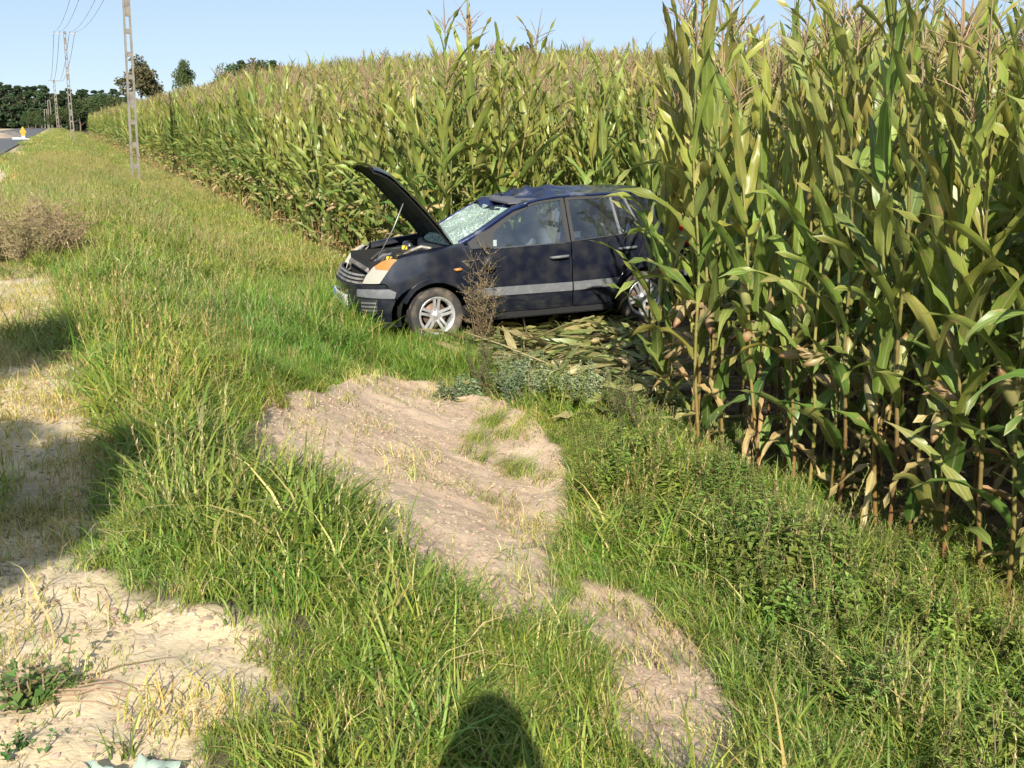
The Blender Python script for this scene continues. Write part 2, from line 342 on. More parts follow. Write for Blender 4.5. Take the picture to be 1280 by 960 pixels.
def zterrain(x, y):
    x = np.asarray(x, float); y = np.asarray(y, float); z = zbase(x, y)
    m, l, lit = masks(x, y); near = smoothstep(40, 15, np.hypot(x, y))
    z = z + near * (fbm(x * 1.1, y * 1.1, 31) - .5) * .10
    s = np.maximum(m, l)
    lump = (fbm(x * 4, y * 4, 41, 2) - .5) * .04 + (fbm(x * 12, y * 12, 43, 2) - .5) * .022 + (fbm(x * 30, y * 30, 45, 2) - .5) * .014
    z = z + near * s * lump
    tt = np.clip((y - 4.2) / 4.4, 0, 1); z = z + m * near * np.where(sdist(x, y, P_LOW) > -.5, -.06, -.20 * (1 - tt) + .05 * tt) + near * .05 * np.exp(-((sdist(x, y, P_MAIN) - .02) / .12) ** 2)   # scraped hollow with a pushed-up rim
    return z
def axis(lo, hi, step, outer_lo, outer_hi, g):
    a = list(np.arange(lo, hi + 1e-6, step)); s = step; b = []
    p = hi
    while p < outer_hi: s *= g; p += s; b.append(p)
    s = step; p = lo; c = []
    while p > outer_lo: s *= g; p -= s; c.append(p)
    return np.array(c[::-1] + a + b)
gx = axis(-3.3, 5.2, .034, -1000, 1000, 1.12); gy = axis(1.4, 10.4, .034, -60, 1500, 1.05)
GU, GV = np.meshgrid(gx, gy); GX, GY = xy(GU, GV); GZ = zterrain(GX, GY)
nx, ny = len(gx), len(gy)
idx = np.arange(nx * ny).reshape(ny, nx)
q = np.stack([idx[:-1, :-1], idx[:-1, 1:], idx[1:, 1:], idx[1:, :-1]], -1).reshape(-1, 4)
gm = bpy.data.meshes.new('ground'); gm.vertices.add(nx * ny); gm.vertices.foreach_set('co', np.stack([GX, GY, GZ], -1).astype(np.float32).ravel())
gm.loops.add(q.size); gm.loops.foreach_set('vertex_index', q.ravel().astype(np.int32))
gm.polygons.add(len(q)); gm.polygons.foreach_set('loop_start', np.arange(0, q.size, 4, dtype=np.int32)); gm.polygons.foreach_set('use_smooth', np.ones(len(q), bool))
gm.update(); gm.validate()
mm, ll, lt = masks(GX, GY); UU, VV = uv(GX, GY)
for nm, ar in (('sandy', mm), ('shoulder', ll), ('litter', lt), ('field', smoothstep(UE - .4, UE + .3, UU))):
    a = gm.attributes.new(nm, 'FLOAT', 'POINT'); a.data.foreach_set('value', ar.astype(np.float32).ravel())
def ground_mat():
    m = bpy.data.materials.new('verge_ground'); m.use_nodes = True; nt = m.node_tree; N = nt.nodes; L = nt.links; p = N['Principled BSDF']
    p.inputs['Roughness'].default_value = .95; p.inputs['Specular IOR Level'].default_value = .15
    tc = N.new('ShaderNodeTexCoord')
    def nz(sc, d=6):
        t = N.new('ShaderNodeTexNoise'); t.inputs['Scale'].default_value = sc; t.inputs['Detail'].default_value = d; L.new(tc.outputs['Object'], t.inputs['Vector']); return t.outputs[0]
    def rng(s, a, b, c=0, d=1):
        r = N.new('ShaderNodeMapRange'); r.inputs[1].default_value = a; r.inputs[2].default_value = b; r.inputs[3].default_value = c; r.inputs[4].default_value = d; L.new(s, r.inputs[0]); return r.outputs[0]
    def mix(f, a, b):
        x = N.new('ShaderNodeMix'); x.data_type = 'RGBA'; L.new(f, x.inputs[0])
        for i, c in ((6, a), (7, b)):
            if isinstance(c, tuple): x.inputs[i].default_value = (*c, 1)
            else: L.new(c, x.inputs[i])
        return x.outputs[2]
    def at(n): a = N.new('ShaderNodeAttribute'); a.attribute_name = n; return a.outputs['Fac']
    soil = mix(rng(nz(3), .35, .65), (.065, .055, .03), (.12, .105, .05))
    soil = mix(rng(nz(30), .5, .72), soil, (.19, .16, .075))
    fieldc = mix(rng(nz(9), .4, .65), (.075, .055, .038), (.16, .12, .075))
    s1 = mix(rng(nz(2.2), .35, .68), (.45, .325, .225), (.55, .415, .295))
    s1 = mix(rng(nz(45), .52, .75), s1, (.34, .25, .175))
    s2 = mix(rng(nz(3), .35, .68), (.60, .465, .285), (.50, .41, .285))
    s2 = mix(rng(nz(38), .55, .78), s2, (.36, .28, .18))
    lit = mix(rng(nz(14), .42, .6), soil, (.30, .235, .14))
    c = mix(at('litter'), soil, lit); c = mix(at('field'), c, fieldc); c = mix(at('shoulder'), c, s2); c = mix(at('sandy'), c, s1)
    L.new(c, p.inputs['Base Color'])
    h = N.new('ShaderNodeMath'); h.operation = 'MULTIPLY_ADD'; h.inputs[1].default_value = .5; L.new(nz(70, 4), h.inputs[0]); L.new(nz(18, 8), h.inputs[2])
    b = N.new('ShaderNodeBump'); b.inputs['Strength'].default_value = .5; b.inputs['Distance'].default_value = .016; L.new(h.outputs[0], b.inputs['Height']); L.new(b.outputs[0], p.inputs['Normal'])
    return m
tag(link('ground', gm, ground_mat()), 'grassy road verge sloping down to the maize field, with bare sandy patches', 'ground', kind='structure')
def zt(x, y): return float(zterrain(np.array([x]), np.array([y]))[0])

# road: asphalt strip
def strip(u0, u1, v0, v1, z, name, m, label):
    vs = list(np.linspace(v0, v1, 60)); V = []; Fc = []
    for i, v in enumerate(vs):
        for u in (u0, u1):
            x, y = xy(u, v); V.append((x, y, z))
        if i: Fc.append((2 * i - 2, 2 * i - 1, 2 * i + 1, 2 * i))
    return tag(link(name, mesh(name, V, Fc), m), label, name.split('_')[0], kind='structure')
strip(-9.2, -2.75, -30, 420, .835, 'road', M['asphalt'], 'grey asphalt road running along the verge towards the wood')

# ------------------------------------------------------------------ instancing of uncountable stuff
def scatter(name, pos, rot, scl, idx, protos, label, cat):
    coll = bpy.data.collections.new(name + '_kinds')
    for i, (me, m) in enumerate(protos):
        o = bpy.data.objects.new('%s_kind_%03d' % (name, i), me)
        if m is not None and len(me.materials) == 0: me.materials.append(m)
        coll.objects.link(o)
    me = bpy.data.meshes.new(name); me.vertices.add(len(pos)); me.vertices.foreach_set('co', np.asarray(pos, np.float32).ravel())
    a = me.attributes.new('rot', 'FLOAT_VECTOR', 'POINT'); a.data.foreach_set('vector', np.asarray(rot, np.float32).ravel())
    a = me.attributes.new('scl', 'FLOAT', 'POINT'); a.data.foreach_set('value', np.asarray(scl, np.float32))
    a = me.attributes.new('idx', 'INT', 'POINT'); a.data.foreach_set('value', np.asarray(idx, np.int32))
    me.update(); o = bpy.data.objects.new(name, me); COL.objects.link(o)
    g = bpy.data.node_groups.new(name + '_nodes', 'GeometryNodeTree')
    g.interface.new_socket('Geometry', in_out='INPUT', socket_type='NodeSocketGeometry'); g.interface.new_socket('Geometry', in_out='OUTPUT', socket_type='NodeSocketGeometry')
    N = g.nodes; L = g.links; gi = N.new('NodeGroupInput'); go = N.new('NodeGroupOutput')
    ip = N.new('GeometryNodeInstanceOnPoints'); ci = N.new('GeometryNodeCollectionInfo'); ci.inputs['Collection'].default_value = coll
    ci.inputs['Separate Children'].default_value = True; ci.inputs['Reset Children'].default_value = True
    L.new(gi.outputs[0], ip.inputs['Points']); L.new(ci.outputs[0], ip.inputs['Instance']); ip.inputs['Pick Instance'].default_value = True
    def na(n, t): x = N.new('GeometryNodeInputNamedAttribute'); x.data_type = t; x.inputs[0].default_value = n; return x.outputs[0]
    L.new(na('idx', 'INT'), ip.inputs['Instance Index'])
    er = N.new('FunctionNodeEulerToRotation'); L.new(na('rot', 'FLOAT_VECTOR'), er.inputs[0]); L.new(er.outputs[0], ip.inputs['Rotation'])
    L.new(na('scl', 'FLOAT'), ip.inputs['Scale']); L.new(ip.outputs[0], go.inputs[0])
    md = o.modifiers.new('scatter', 'NODES'); md.node_group = g
    return tag(o, label, cat, kind='stuff')

# ------------------------------------------------------------------ maize
def lerp(a, b, t): return tuple(a[i] + (b[i] - a[i]) * t for i in range(3))
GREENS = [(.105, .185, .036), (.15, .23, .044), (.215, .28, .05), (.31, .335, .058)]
def leaf_geo(rng, base, az, length, width, a0, a1, col, segs=9, dryness=0., twist=0., curl=.5):
    """one strap leaf: arching midrib, folded blade with wavy edges; a0/a1 = start/end angle from vertical"""
    V = []; Fc = []; C = []; p = Vector(base); side = Vector((-math.sin(az), math.cos(az), 0)); h = Vector((math.cos(az), math.sin(az), 0))
    ph = rng.uniform(0, 6); wob = rng.uniform(-.25, .25); dryc = (.46, .33, .15)
    for i in range(segs + 1):
        s = i / segs; ang = a0 + (a1 - a0) * (s ** 1.5)
        d = h * math.sin(ang) + Vector((0, 0, 1)) * math.cos(ang); n = h * (-math.cos(ang)) + Vector((0, 0, 1)) * math.sin(ang)
        tw = twist * s + wob * math.sin(3 * s + ph) * .6; sd = side * math.cos(tw) + n * math.sin(tw); nn = n * math.cos(tw) - side * math.sin(tw)
        w = width * .5 * min(1, .42 + s * 5) * max(0.02, (1 - s ** 2.6)) * (1 - .12 * s)
        fold = curl * (1 - .5 * s); wave = (.015 * math.sin(13 * s + ph) + .007 * math.sin(29 * s + 2 * ph)) * (s < .97)
        for k, off in ((-1, 1), (-.5, .45), (0, 0), (.5, .45), (1, 1)):
            V.append(p + sd * (k * w) + nn * (fold * w * off * .8 + wave * k * (1 if abs(k) == 1 else .3)))
            c = col
            tip = max(0, s - .72) * 2.2; c = lerp(c, dryc, min(1, dryness + tip * rng.uniform(.3, 1.0) * (.6 if dryness < .5 else 1)))
            C.append(tuple(c) + (k, s * length * 4, ph + .1))
        if i < segs: p = p + d * (length / segs) + side * (wob * .03)
    for i in range(segs):
        for k in range(4): Fc.append((i * 5 + k, i * 5 + k + 1, i * 5 + 6 + k, i * 5 + 5 + k))
    return V, Fc, C
def maize_proto(seed, H=2.75, segs=13, far=False):
    rng = random.Random(seed); parts = []
    nl = 14; lean = rng.uniform(0, 6.28); amp = rng.uniform(.0, .10)
    def st(z): k = (z / H) ** 2 * amp; return Vector((math.cos(lean) * k + .012 * math.sin(z * 5 + seed), math.sin(lean) * k + .012 * math.cos(z * 4 + seed), z))
    mb = MB(); pts = []; rad = []; cols = []
    zs = [0.0]; z = .10
    while z < H: zs += [z - .012, z, z + .014]; z += rng.uniform(.17, .23)
    zs = [q for q in zs if q < H] + [H]
    red = rng.uniform(.15, 1)
    for i, z in enumerate(zs):
        node = (i % 3 == 2); f = z / H; pts.append(st(z)); rad.append((.0145 * (1 - .62 * f)) * (1.22 if node else 1))
        c = lerp((.26, .27, .07), (.30, .26, .08), rng.random()) if f > .45 else lerp((.30, .13, .05), (.30, .25, .08), min(1, f * 2.2 + (1 - red) * .8))
        if node: c = lerp(c, (.34, .27, .13), .6)
        cols.append(c)
    mb.tube(pts, rad, 6, cols); parts.append(('stalk', mb))
    plane = rng.uniform(0, 6.28)
    for i in range(nl):
        f = i / (nl - 1); z = .16 + (H - .30) * f ** .97; az = plane + (math.pi if i % 2 else 0) + rng.uniform(-.55, .55)
        mb = MB()
        if f < .22 and rng.random() < .55:          # withered lower leaf hanging down
            c = rng.choice([(.42, .30, .13), (.36, .25, .10), (.30, .27, .09), (.5, .39, .2)])
            g = leaf_geo(rng, st(z), az, rng.uniform(.3, .6), rng.uniform(.035, .065), R(rng.uniform(60, 150)), R(rng.uniform(165, 186)), c, segs, .55, rng.uniform(-1.4, 1.4), 1.2)
        else:
            up = f > .68
            L_ = rng.uniform(.68, .92) * (1 - .26 * max(0, f - .55) / .45) * (.86 if f < .3 else 1); Wd = rng.uniform(.085, .115) * (1 - .3 * max(0, f - .6) / .4)
            if up: a0, a1 = rng.uniform(8, 24), rng.uniform(16, 70)
            elif rng.random() < .70: a0, a1 = rng.uniform(16, 34), rng.uniform(48, 110)
            else: a0, a1 = rng.uniform(24, 44), rng.uniform(115, 172)
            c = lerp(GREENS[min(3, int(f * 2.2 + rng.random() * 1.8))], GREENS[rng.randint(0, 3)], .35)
            if rng.random() < .10: c = lerp(c, (.34, .31, .06), .8)
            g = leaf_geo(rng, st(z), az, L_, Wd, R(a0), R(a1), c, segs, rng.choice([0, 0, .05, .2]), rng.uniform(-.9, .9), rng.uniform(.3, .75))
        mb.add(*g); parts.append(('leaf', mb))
    for e in range(rng.choice([1, 1, 1, 2]) if rng.random() < .95 else 0):
        z = rng.uniform(.85, 1.25) - .17 * e; az = plane + rng.uniform(-.5, .5) + (math.pi if rng.random() < .5 else 0)
        dr = rng.random(); el = R(rng.uniform(15, 40)) if dr < .4 else R(rng.uniform(75, 115))
        c0 = lerp((.30, .31, .10), (.48, .36, .17), dr); mb = MB(); b = st(z); d = Vector((math.cos(az) * math.sin(el), math.sin(az) * math.sin(el), math.cos(el)))
        Ls = rng.uniform(.22, .28); P = [b + d * (Ls * t) + Vector((0, 0, -.05 * t * t * (el > 1))) for t in (0, .12, .3, .55, .78, .95, 1.06)]
        mb.tube(P, [.012, .024, .035, .038, .031, .018, .006], 7, [c0, c0, lerp(c0, (.5, .42, .22), .3), c0, lerp(c0, (.5, .4, .2), .5), (.34, .2, .08), (.12, .06, .03)])
        for k in range(4):                           # loose husk leaves
            g = leaf_geo(rng, b + d * .04, az + rng.uniform(-1.3, 1.3), rng.uniform(.16, .27), .04, el * rng.uniform(.7, 1.1), el + rng.uniform(-.2, .9), lerp(c0, (.5, .38, .18), rng.random() * .7), 4, .2 * dr)
            mb.add(*g)
        parts.append(('ear', mb))
    if not far or seed % 2:                           # tassel
        mb = MB(); b = st(H - .03); tc = rng.choice([(.46, .34, .19), (.52, .39, .24), (.42, .34, .16), (.48, .32, .21)])
        def br(p0, az, el, ln, r):
            P = [p0]; d = Vector((math.cos(az) * math.sin(el), math.sin(az) * math.sin(el), math.cos(el))); p = Vector(p0)
            for k in range(5):
                d = (d + Vector((0, 0, -.10))).normalized(); p = p + d * ln / 5; P.append(p.copy())
            mb.tube(P, [r * .6, r, r * 1.15, r, r * .8, r * .3], 3, tc, cap=False)
        br(b, 0, .05, .42, .006); mb.tube([b - Vector((0, 0, .1)), b + Vector((0, 0, .14))], .004, 4, (.32, .28, .1))
        for k in range(rng.randint(7, 12)): br(b + Vector((0, 0, .05 + .012 * k)), k * 2.4 + rng.uniform(-.4, .4), R(rng.uniform(15, 52)), rng.uniform(.16, .28), .0042)
        parts.append(('tassel', mb))
    return parts
NP = 12
PROTO = []                                            # each: list of (part name, mesh)
for s in range(NP):
    hh = 2.62 + .5 * ((s * 7) % NP) / NP
    PROTO.append([(n, mesh(n, b.V, b.F, b.C)) for n, b in maize_proto(100 + s, hh)])
def joined(parts, pick):
    V = []; Fc = []; C = []
    for n, me in parts:
        if n not in pick: continue
        o = len(V); V += [v.co.copy() for v in me.vertices]; Fc += [tuple(i + o for i in p.vertices) for p in me.polygons]
        a = np.zeros(len(me.vertices) * 4, np.float32); me.attributes['Col'].data.foreach_get('color', a); a = a.reshape(-1, 4)[:, :3]; b = np.zeros(len(me.vertices) * 3, np.float32)
        if 'blade' in me.attributes: me.attributes['blade'].data.foreach_get('vector', b)
        C += np.hstack([a, b.reshape(-1, 3)]).tolist()
    return mesh(pick[0] if len(pick) == 1 else 'maize_stand', V, Fc, C)
for parts in PROTO:
    for n, me in parts: me.materials.append(M['maize'])
FOLI = []
for p in PROTO:
    me = joined(p, ['leaf', 'ear']); me.materials.append(M['maize']); me.name = 'foliage'; FOLI.append(me)
WHOLE = [joined(p, ['stalk', 'leaf', 'ear', 'tassel']) for p in PROTO]
# far plants: coarser meshes
FARP = []
for s in range(8):
    ps = [(n, mesh(n, b.V, b.F, b.C)) for n, b in maize_proto(300 + s, 2.7 + .05 * s, 4, True)]; FARP.append(joined(ps, ['stalk', 'leaf', 'ear', 'tassel']))

# car pose (needed for the gap the car tore into the maize)
CAR_O = Vector((.1131, 13.204, .0435)); CAR_FX = Vector((-.94759, -.31796, -.03229)).normalized()
CAR_LY = Vector((0, 0, 1)).cross(CAR_FX).normalized(); CAR_UZ = CAR_FX.cross(CAR_LY)
def carxy(x, y):
    d = (np.asarray(x) - CAR_O.x, np.asarray(y) - CAR_O.y)
    return d[0] * CAR_FX.x + d[1] * CAR_FX.y, d[0] * CAR_LY.x + d[1] * CAR_LY.y
plants = []
for row in range(0, 34):
    u = UE + .72 * row; v = -3.0
    while v < 190:
        sp = .165 if v < 40 else .22 if v < 80 else .38
        uu = u + RNG.uniform(-.06, .06); vv = v + RNG.uniform(-.05, .05); v += sp
        if row > 22 and v < 30: continue
        if row > 14 and v > 60 and RNG.random() < .4: continue
        plants.append((uu, vv, row))
n_rows = len(plants)
for a_, b_ in ((821, 519), (836, 527), (862, 548), (872, 578)):
    plants.append((*uv(*ground_at(a_, b_)), 0))          # stalks left standing before the tail of the car
n_tall = len(plants)
for q_, w_ in ((.80, 1.32), (.62, 1.18), (.42, 1.40), (.20, 1.22), (.05, 1.36), (-.2, 1.2)):
    w3 = CAR_O + CAR_FX * q_ - CAR_LY * w_; plants.append((*uv(w3.x, w3.y), 1))      # the tallest plants, close behind the bonnet
plants = np.array(plants); tall = np.zeros(len(plants), bool); tall[n_tall:] = True; PX, PY = xy(plants[:, 0], plants[:, 1]); PZ = zbase(PX, PY)
px, py, dep = proj(PX, PY, PZ); cx, cy = carxy(PX, PY)
keep = (dep > .5) & (px > -250) & (px < 1750)
keep &= ~((cx > -2.35) & (cx < 2.25) & (cy > -1.02) & (cy < 1.05))              # under and right beside the car
keep &= ~((px < 806) & (cy > -.9) & (cx < 2.6) & (cx > -4))                       # the torn lane between verge and car
keep &= ~((px > 806) & (px < 912) & (cy > .9) & (cy < 5) & (RNG.random(len(px)) < np.interp(px, [806, 850, 912], [.96, .96, .4])))
keep &= ~((cx > -3.2) & (cx <= -1.9) & (np.abs(cy) < .9) & (RNG.random(len(px)) < .6))
keep &= RNG.random(len(px)) > .05
keep[n_rows:] = True
tall = tall[keep]; plants = plants[keep]; PX, PY, PZ, px, py, dep = (a[keep] for a in (PX, PY, PZ, px, py, dep)); cx, cy = cx[keep], cy[keep]
row = plants[:, 2].astype(int)
infr = (px > -40) & (px < 1330)
edge = (row <= 1) | ((np.abs(cx) < 3.0) & (cy < -.95) & (cy > -2.2)) | ((px > 780) & (row <= 5) & (dep < 14))
score = np.where(infr & edge, dep + row * 1.1, 1e6); score[tall] = 9.0
order = np.argsort(score)[:300]; ind = np.zeros(len(px), bool); ind[order] = True
NEARN = 118
def relpos(i):
    if cx[i] < 3.0 and cx[i] > -3 and cy[i] < -.9: return 'behind the wrecked car'
    if px[i] > 770: return 'car_right'
    return 'left'
for rank, i in enumerate(order):
    k = int(RNG.integers(NP)); sc = float(RNG.uniform(.84, 1.05)) * (.95 if cy[i] < -.9 and cx[i] > -3 else 1); x, y, z = float(PX[i]), float(PY[i]), float(zterrain(PX[i:i + 1], PY[i:i + 1])[0]) - .01
    if tall[i]: sc = (1.20, 1.06, 1.22, 1.10, 1.17, 1.04)[rank % 6]; k = (11, 4, 9)[rank % 3]
    t = empty('maize_plant', (x, y, z), (float(RNG.normal(0, .05)), float(RNG.normal(0, .05)), float(RNG.uniform(0, 6.28)))); t.scale = (sc,) * 3
    w = relpos(i); r_ = int(row[i])
    if w == 'car_right':
        if r_ == 0: lab, grp = 'tall maize plant in the outermost row, standing right at the grassy verge', 'outermost row of maize beside the verge'
        else:
            nth = ('', 'second', 'third', 'fourth', 'fifth', 'sixth')[min(r_, 5)]
            lab, grp = 'tall maize plant in the %s row counted from the grassy verge, beside the torn lane' % nth, 'maize in the %s row from the verge' % nth
    elif w == 'left': lab, grp = 'maize plant at the field edge between the wrecked car and the concrete poles', 'maize along the field edge towards the poles'
    else:
        wh = 'raised bonnet' if cx[i] > .95 else 'windscreen and front door' if cx[i] > -.3 else 'rear door' if cx[i] > -1.2 else 'tail'
        lab, grp = 'tall green maize plant standing close behind the %s of the wrecked car' % wh, 'maize behind the %s of the car' % wh
        if tall[i]: lab, grp = 'tallest maize plant, towering over the rest close behind the raised bonnet', 'towering maize behind the bonnet'
    tag(t, lab, 'maize', grp)
    if rank < NEARN:
        for n, me in PROTO[k]: link(n, me, None, t)
    else:
        for n, me in PROTO[k]:
            if n in ('stalk', 'tassel'): link(n, me, None, t)
        link('foliage', FOLI[k], None, t)
rest = np.where(~ind)[0]; n = len(rest)
far = dep[rest] > 26
pos = np.stack([PX[rest], PY[rest], PZ[rest] - .02], 1)
rot = np.stack([RNG.normal(0, .05, n), RNG.normal(0, .05, n), RNG.uniform(0, 6.28, n)], 1)
scatter('maize_field', pos, rot, RNG.uniform(.84, 1.08, n) * np.where(RNG.random(n) < .12, 1.10, 1) * np.where(far & (plants[rest, 0] > 9), 1.03, np.where(~far & (px[rest] < 800), .94, 1)), np.where(far, NP + RNG.integers(0, 8, n), RNG.integers(0, NP, n)), [(m_, M['maize']) for m_ in WHOLE + FARP],
        'dense field of ripening maize behind the edge rows, reaching up to the skyline', 'maize field')

# ------------------------------------------------------------------ grass and weeds of the verge
G_GREEN = [(.10, .20, .028), (.145, .25, .034), (.20, .285, .045), (.27, .325, .06)]; G_STRAW = [(.46, .40, .17), (.54, .47, .24), (.40, .36, .13)]
def blade(mb, rng, base, h, az, bend, w, c, segs=3):
    V = []; p = Vector(base); ang = rng.uniform(0, .35); hd = Vector((math.cos(az), math.sin(az), 0)); sd = Vector((-math.sin(az), math.cos(az), 0)) if rng.random() < .7 else Vector((math.cos(az + .7), math.sin(az + .7), 0))
    for i in range(segs + 1):
        s = i / segs; ww = w * (1 - s ** 1.8) * .5
        if i == segs: V.append(p.copy())
        else: V += [p - sd * ww, p + sd * ww]
        a = ang + bend * (s + .5 / segs) ** 1.3; p = p + (hd * math.sin(a) + Vector((0, 0, math.cos(a)))) * h / segs
    Fc = [(2 * i, 2 * i + 1, 2 * i + 3, 2 * i + 2) for i in range(segs - 1)] + [(2 * segs - 2, 2 * segs - 1, 2 * segs)]
    mb.add(V, Fc, c)
def clump(seed, n, h0, h1, rad, bend=(.3, 1.5), w=(.004, .009), straw=.08, pal=None, seeds=0, lay=None):
    rng = random.Random(seed); mb = MB(); pal = pal or G_GREEN
    for i in range(n):
        a = rng.uniform(0, 6.28); r = rad * math.sqrt(rng.random()); az = rng.uniform(0, 6.28) if lay is None else rng.gauss(lay, .5)
        c = rng.choice(G_STRAW) if rng.random() < straw else lerp(rng.choice(pal), rng.choice(pal), rng.random())
        blade(mb, rng, (r * math.cos(a), r * math.sin(a), -.02), rng.uniform(h0, h1), az, rng.uniform(*bend), rng.uniform(*w), c, 4 if h1 > .25 else 3)
    for i in range(seeds):                            # flowering stems with seed heads
        a = rng.uniform(0, 6.28); r = rad * .7 * rng.random(); b = Vector((r * math.cos(a), r * math.sin(a), 0)); H_ = rng.uniform(h1 * .9, h1 * 1.35); d = Vector((rng.gauss(0, .14), rng.gauss(0, .14), 1))
        P = [b + d * (H_ * t) + Vector((d.x, d.y, -.1)) * (t * t * .3 * H_) for t in (0, .35, .7, 1)]; c = rng.choice([(.34, .32, .10), (.42, .34, .16), (.26, .29, .08)])
        mb.tube(P, [.0016, .0015, .0013, .001], 3, c, cap=False); hc = rng.choice([(.44, .38, .20), (.38, .32, .16), (.36, .36, .14)])
        for k in range(9):
            t = .72 + .28 * k / 8; p = P[2] + (P[3] - P[2]) * ((t - .7) / .3); az = k * 2.4; l = rng.uniform(.012, .032) * (1.2 - t * .5)
            e = p + Vector((math.cos(az) * l * .6, math.sin(az) * l * .6, l)); s = Vector((-math.sin(az), math.cos(az), 0)) * .003
            mb.add([p - s, p + s, e], [(0, 1, 2)], hc)
    return mesh('grass_clump', mb.V, mb.F, mb.C)
def leafy(seed, stems, h, leafl, leafw, cols, stemc, nper=14, spread=.5, whorl=2):
    rng = random.Random(seed); mb = MB()
    for s in range(stems):
        az = rng.uniform(0, 6.28); tilt = rng.uniform(0, spread); H_ = h * rng.uniform(.6, 1.1); P = []; p = Vector((rng.gauss(0, .03), rng.gauss(0, .03), -.01)); d = Vector((math.cos(az) * math.sin(tilt), math.sin(az) * math.sin(tilt), math.cos(tilt)))
        for k in range(5): P.append(p.copy()); p = p + d * H_ / 4; d = (d + Vector((rng.gauss(0, .08), rng.gauss(0, .08), .06))).normalized()
        mb.tube(P, [.004, .0035, .003, .0022, .0012], 4, stemc, cap=False)
        for k in range(nper):
            t = .12 + .88 * k / nper; q = P[min(3, int(t * 4))].lerp(P[min(4, int(t * 4) + 1)], (t * 4) % 1)
            for w_ in range(whorl):
                a = k * 2.4 + w_ * 3.14 + rng.uniform(-.5, .5); l = leafl * rng.uniform(.6, 1.15) * (1.1 - .6 * t); e = R(rng.uniform(35, 95)); dd = Vector((math.cos(a) * math.sin(e), math.sin(a) * math.sin(e), math.cos(e))); sd = Vector((-math.sin(a), math.cos(a), rng.uniform(-.4, .4))) * leafw * .5 * (l / leafl)
                c = lerp(rng.choice(cols), rng.choice(cols), rng.random()); m1 = q + dd * l * .45; tip = q + dd * l + Vector((0, 0, -.25 * l))
                mb.add([q, m1 - sd, tip, m1 + sd], [(0, 1, 2), (0, 2, 3)], c)
    return mb
W_GREEN = [(.13, .22, .04), (.18, .28, .05), (.24, .31, .07)]
KG = [clump(1, 32, .14, .30, .11, (.9, 2.7), (.005, .011)), clump(2, 32, .12, .28, .12, (1.0, 2.9), (.005, .010), straw=.14), clump(3, 26, .18, .36, .11, (1.0, 2.8), (.006, .012)), clump(4, 34, .08, .18, .12, (.5, 2.0)),
      clump(5, 22, .14, .28, .10, (.6, 2.0), straw=.15, seeds=2), clump(6, 16, .18, .32, .10, (.4, 1.8), straw=.2, seeds=2),                 # 4,5 flowering
      clump(7, 26, .08, .22, .10, (.8, 2.4), straw=.8), clump(8, 22, .04, .12, .10, (.5, 2.2), straw=.75),                                  # 6,7 dry
      clump(9, 34, .18, .38, .10, (.4, 2.0), (.005, .011), straw=.02, pal=[(.09, .20, .028), (.13, .23, .032), (.18, .27, .04)]),           # 8 lush green
      mesh('weed', *(lambda b: (b.V, b.F, b.C))(leafy(10, 5, .34, .095, .038, W_GREEN, (.14, .17, .06)))),                                     # 9,10 leafy weeds
      mesh('weed', *(lambda b: (b.V, b.F, b.C))(leafy(11, 4, .42, .06, .014, W_GREEN + [(.2, .22, .08)], (.2, .17, .08), 20, .4, 3))),
      clump(12, 14, .26, .48, .07, (.8, 2.2), (.009, .018), straw=.05, pal=[(.13, .21, .035), (.18, .25, .045), (.22, .28, .06)]),          # 11 broad long blades
      clump(13, 30, .2, .4, .12, (1.4, 2.0), straw=.3, lay=.6),                                                                               # 12 flattened grass
      clump(14, 9, .03, .10, .09, (.3, 2.0), (.003, .006), straw=.45),                                                                        # 13 sparse tiny
      clump(15, 80, .12, .28, .28, (.5, 2.0), (.012, .022), straw=.2, seeds=1), clump(16, 80, .12, .28, .28, (.5, 1.9), (.012, .022), straw=.42, seeds=4),
      clump(17, 30, .07, .20, .13, (1.2, 2.3), (.003, .006), straw=.93)]   # 14,15 wide clumps for afar
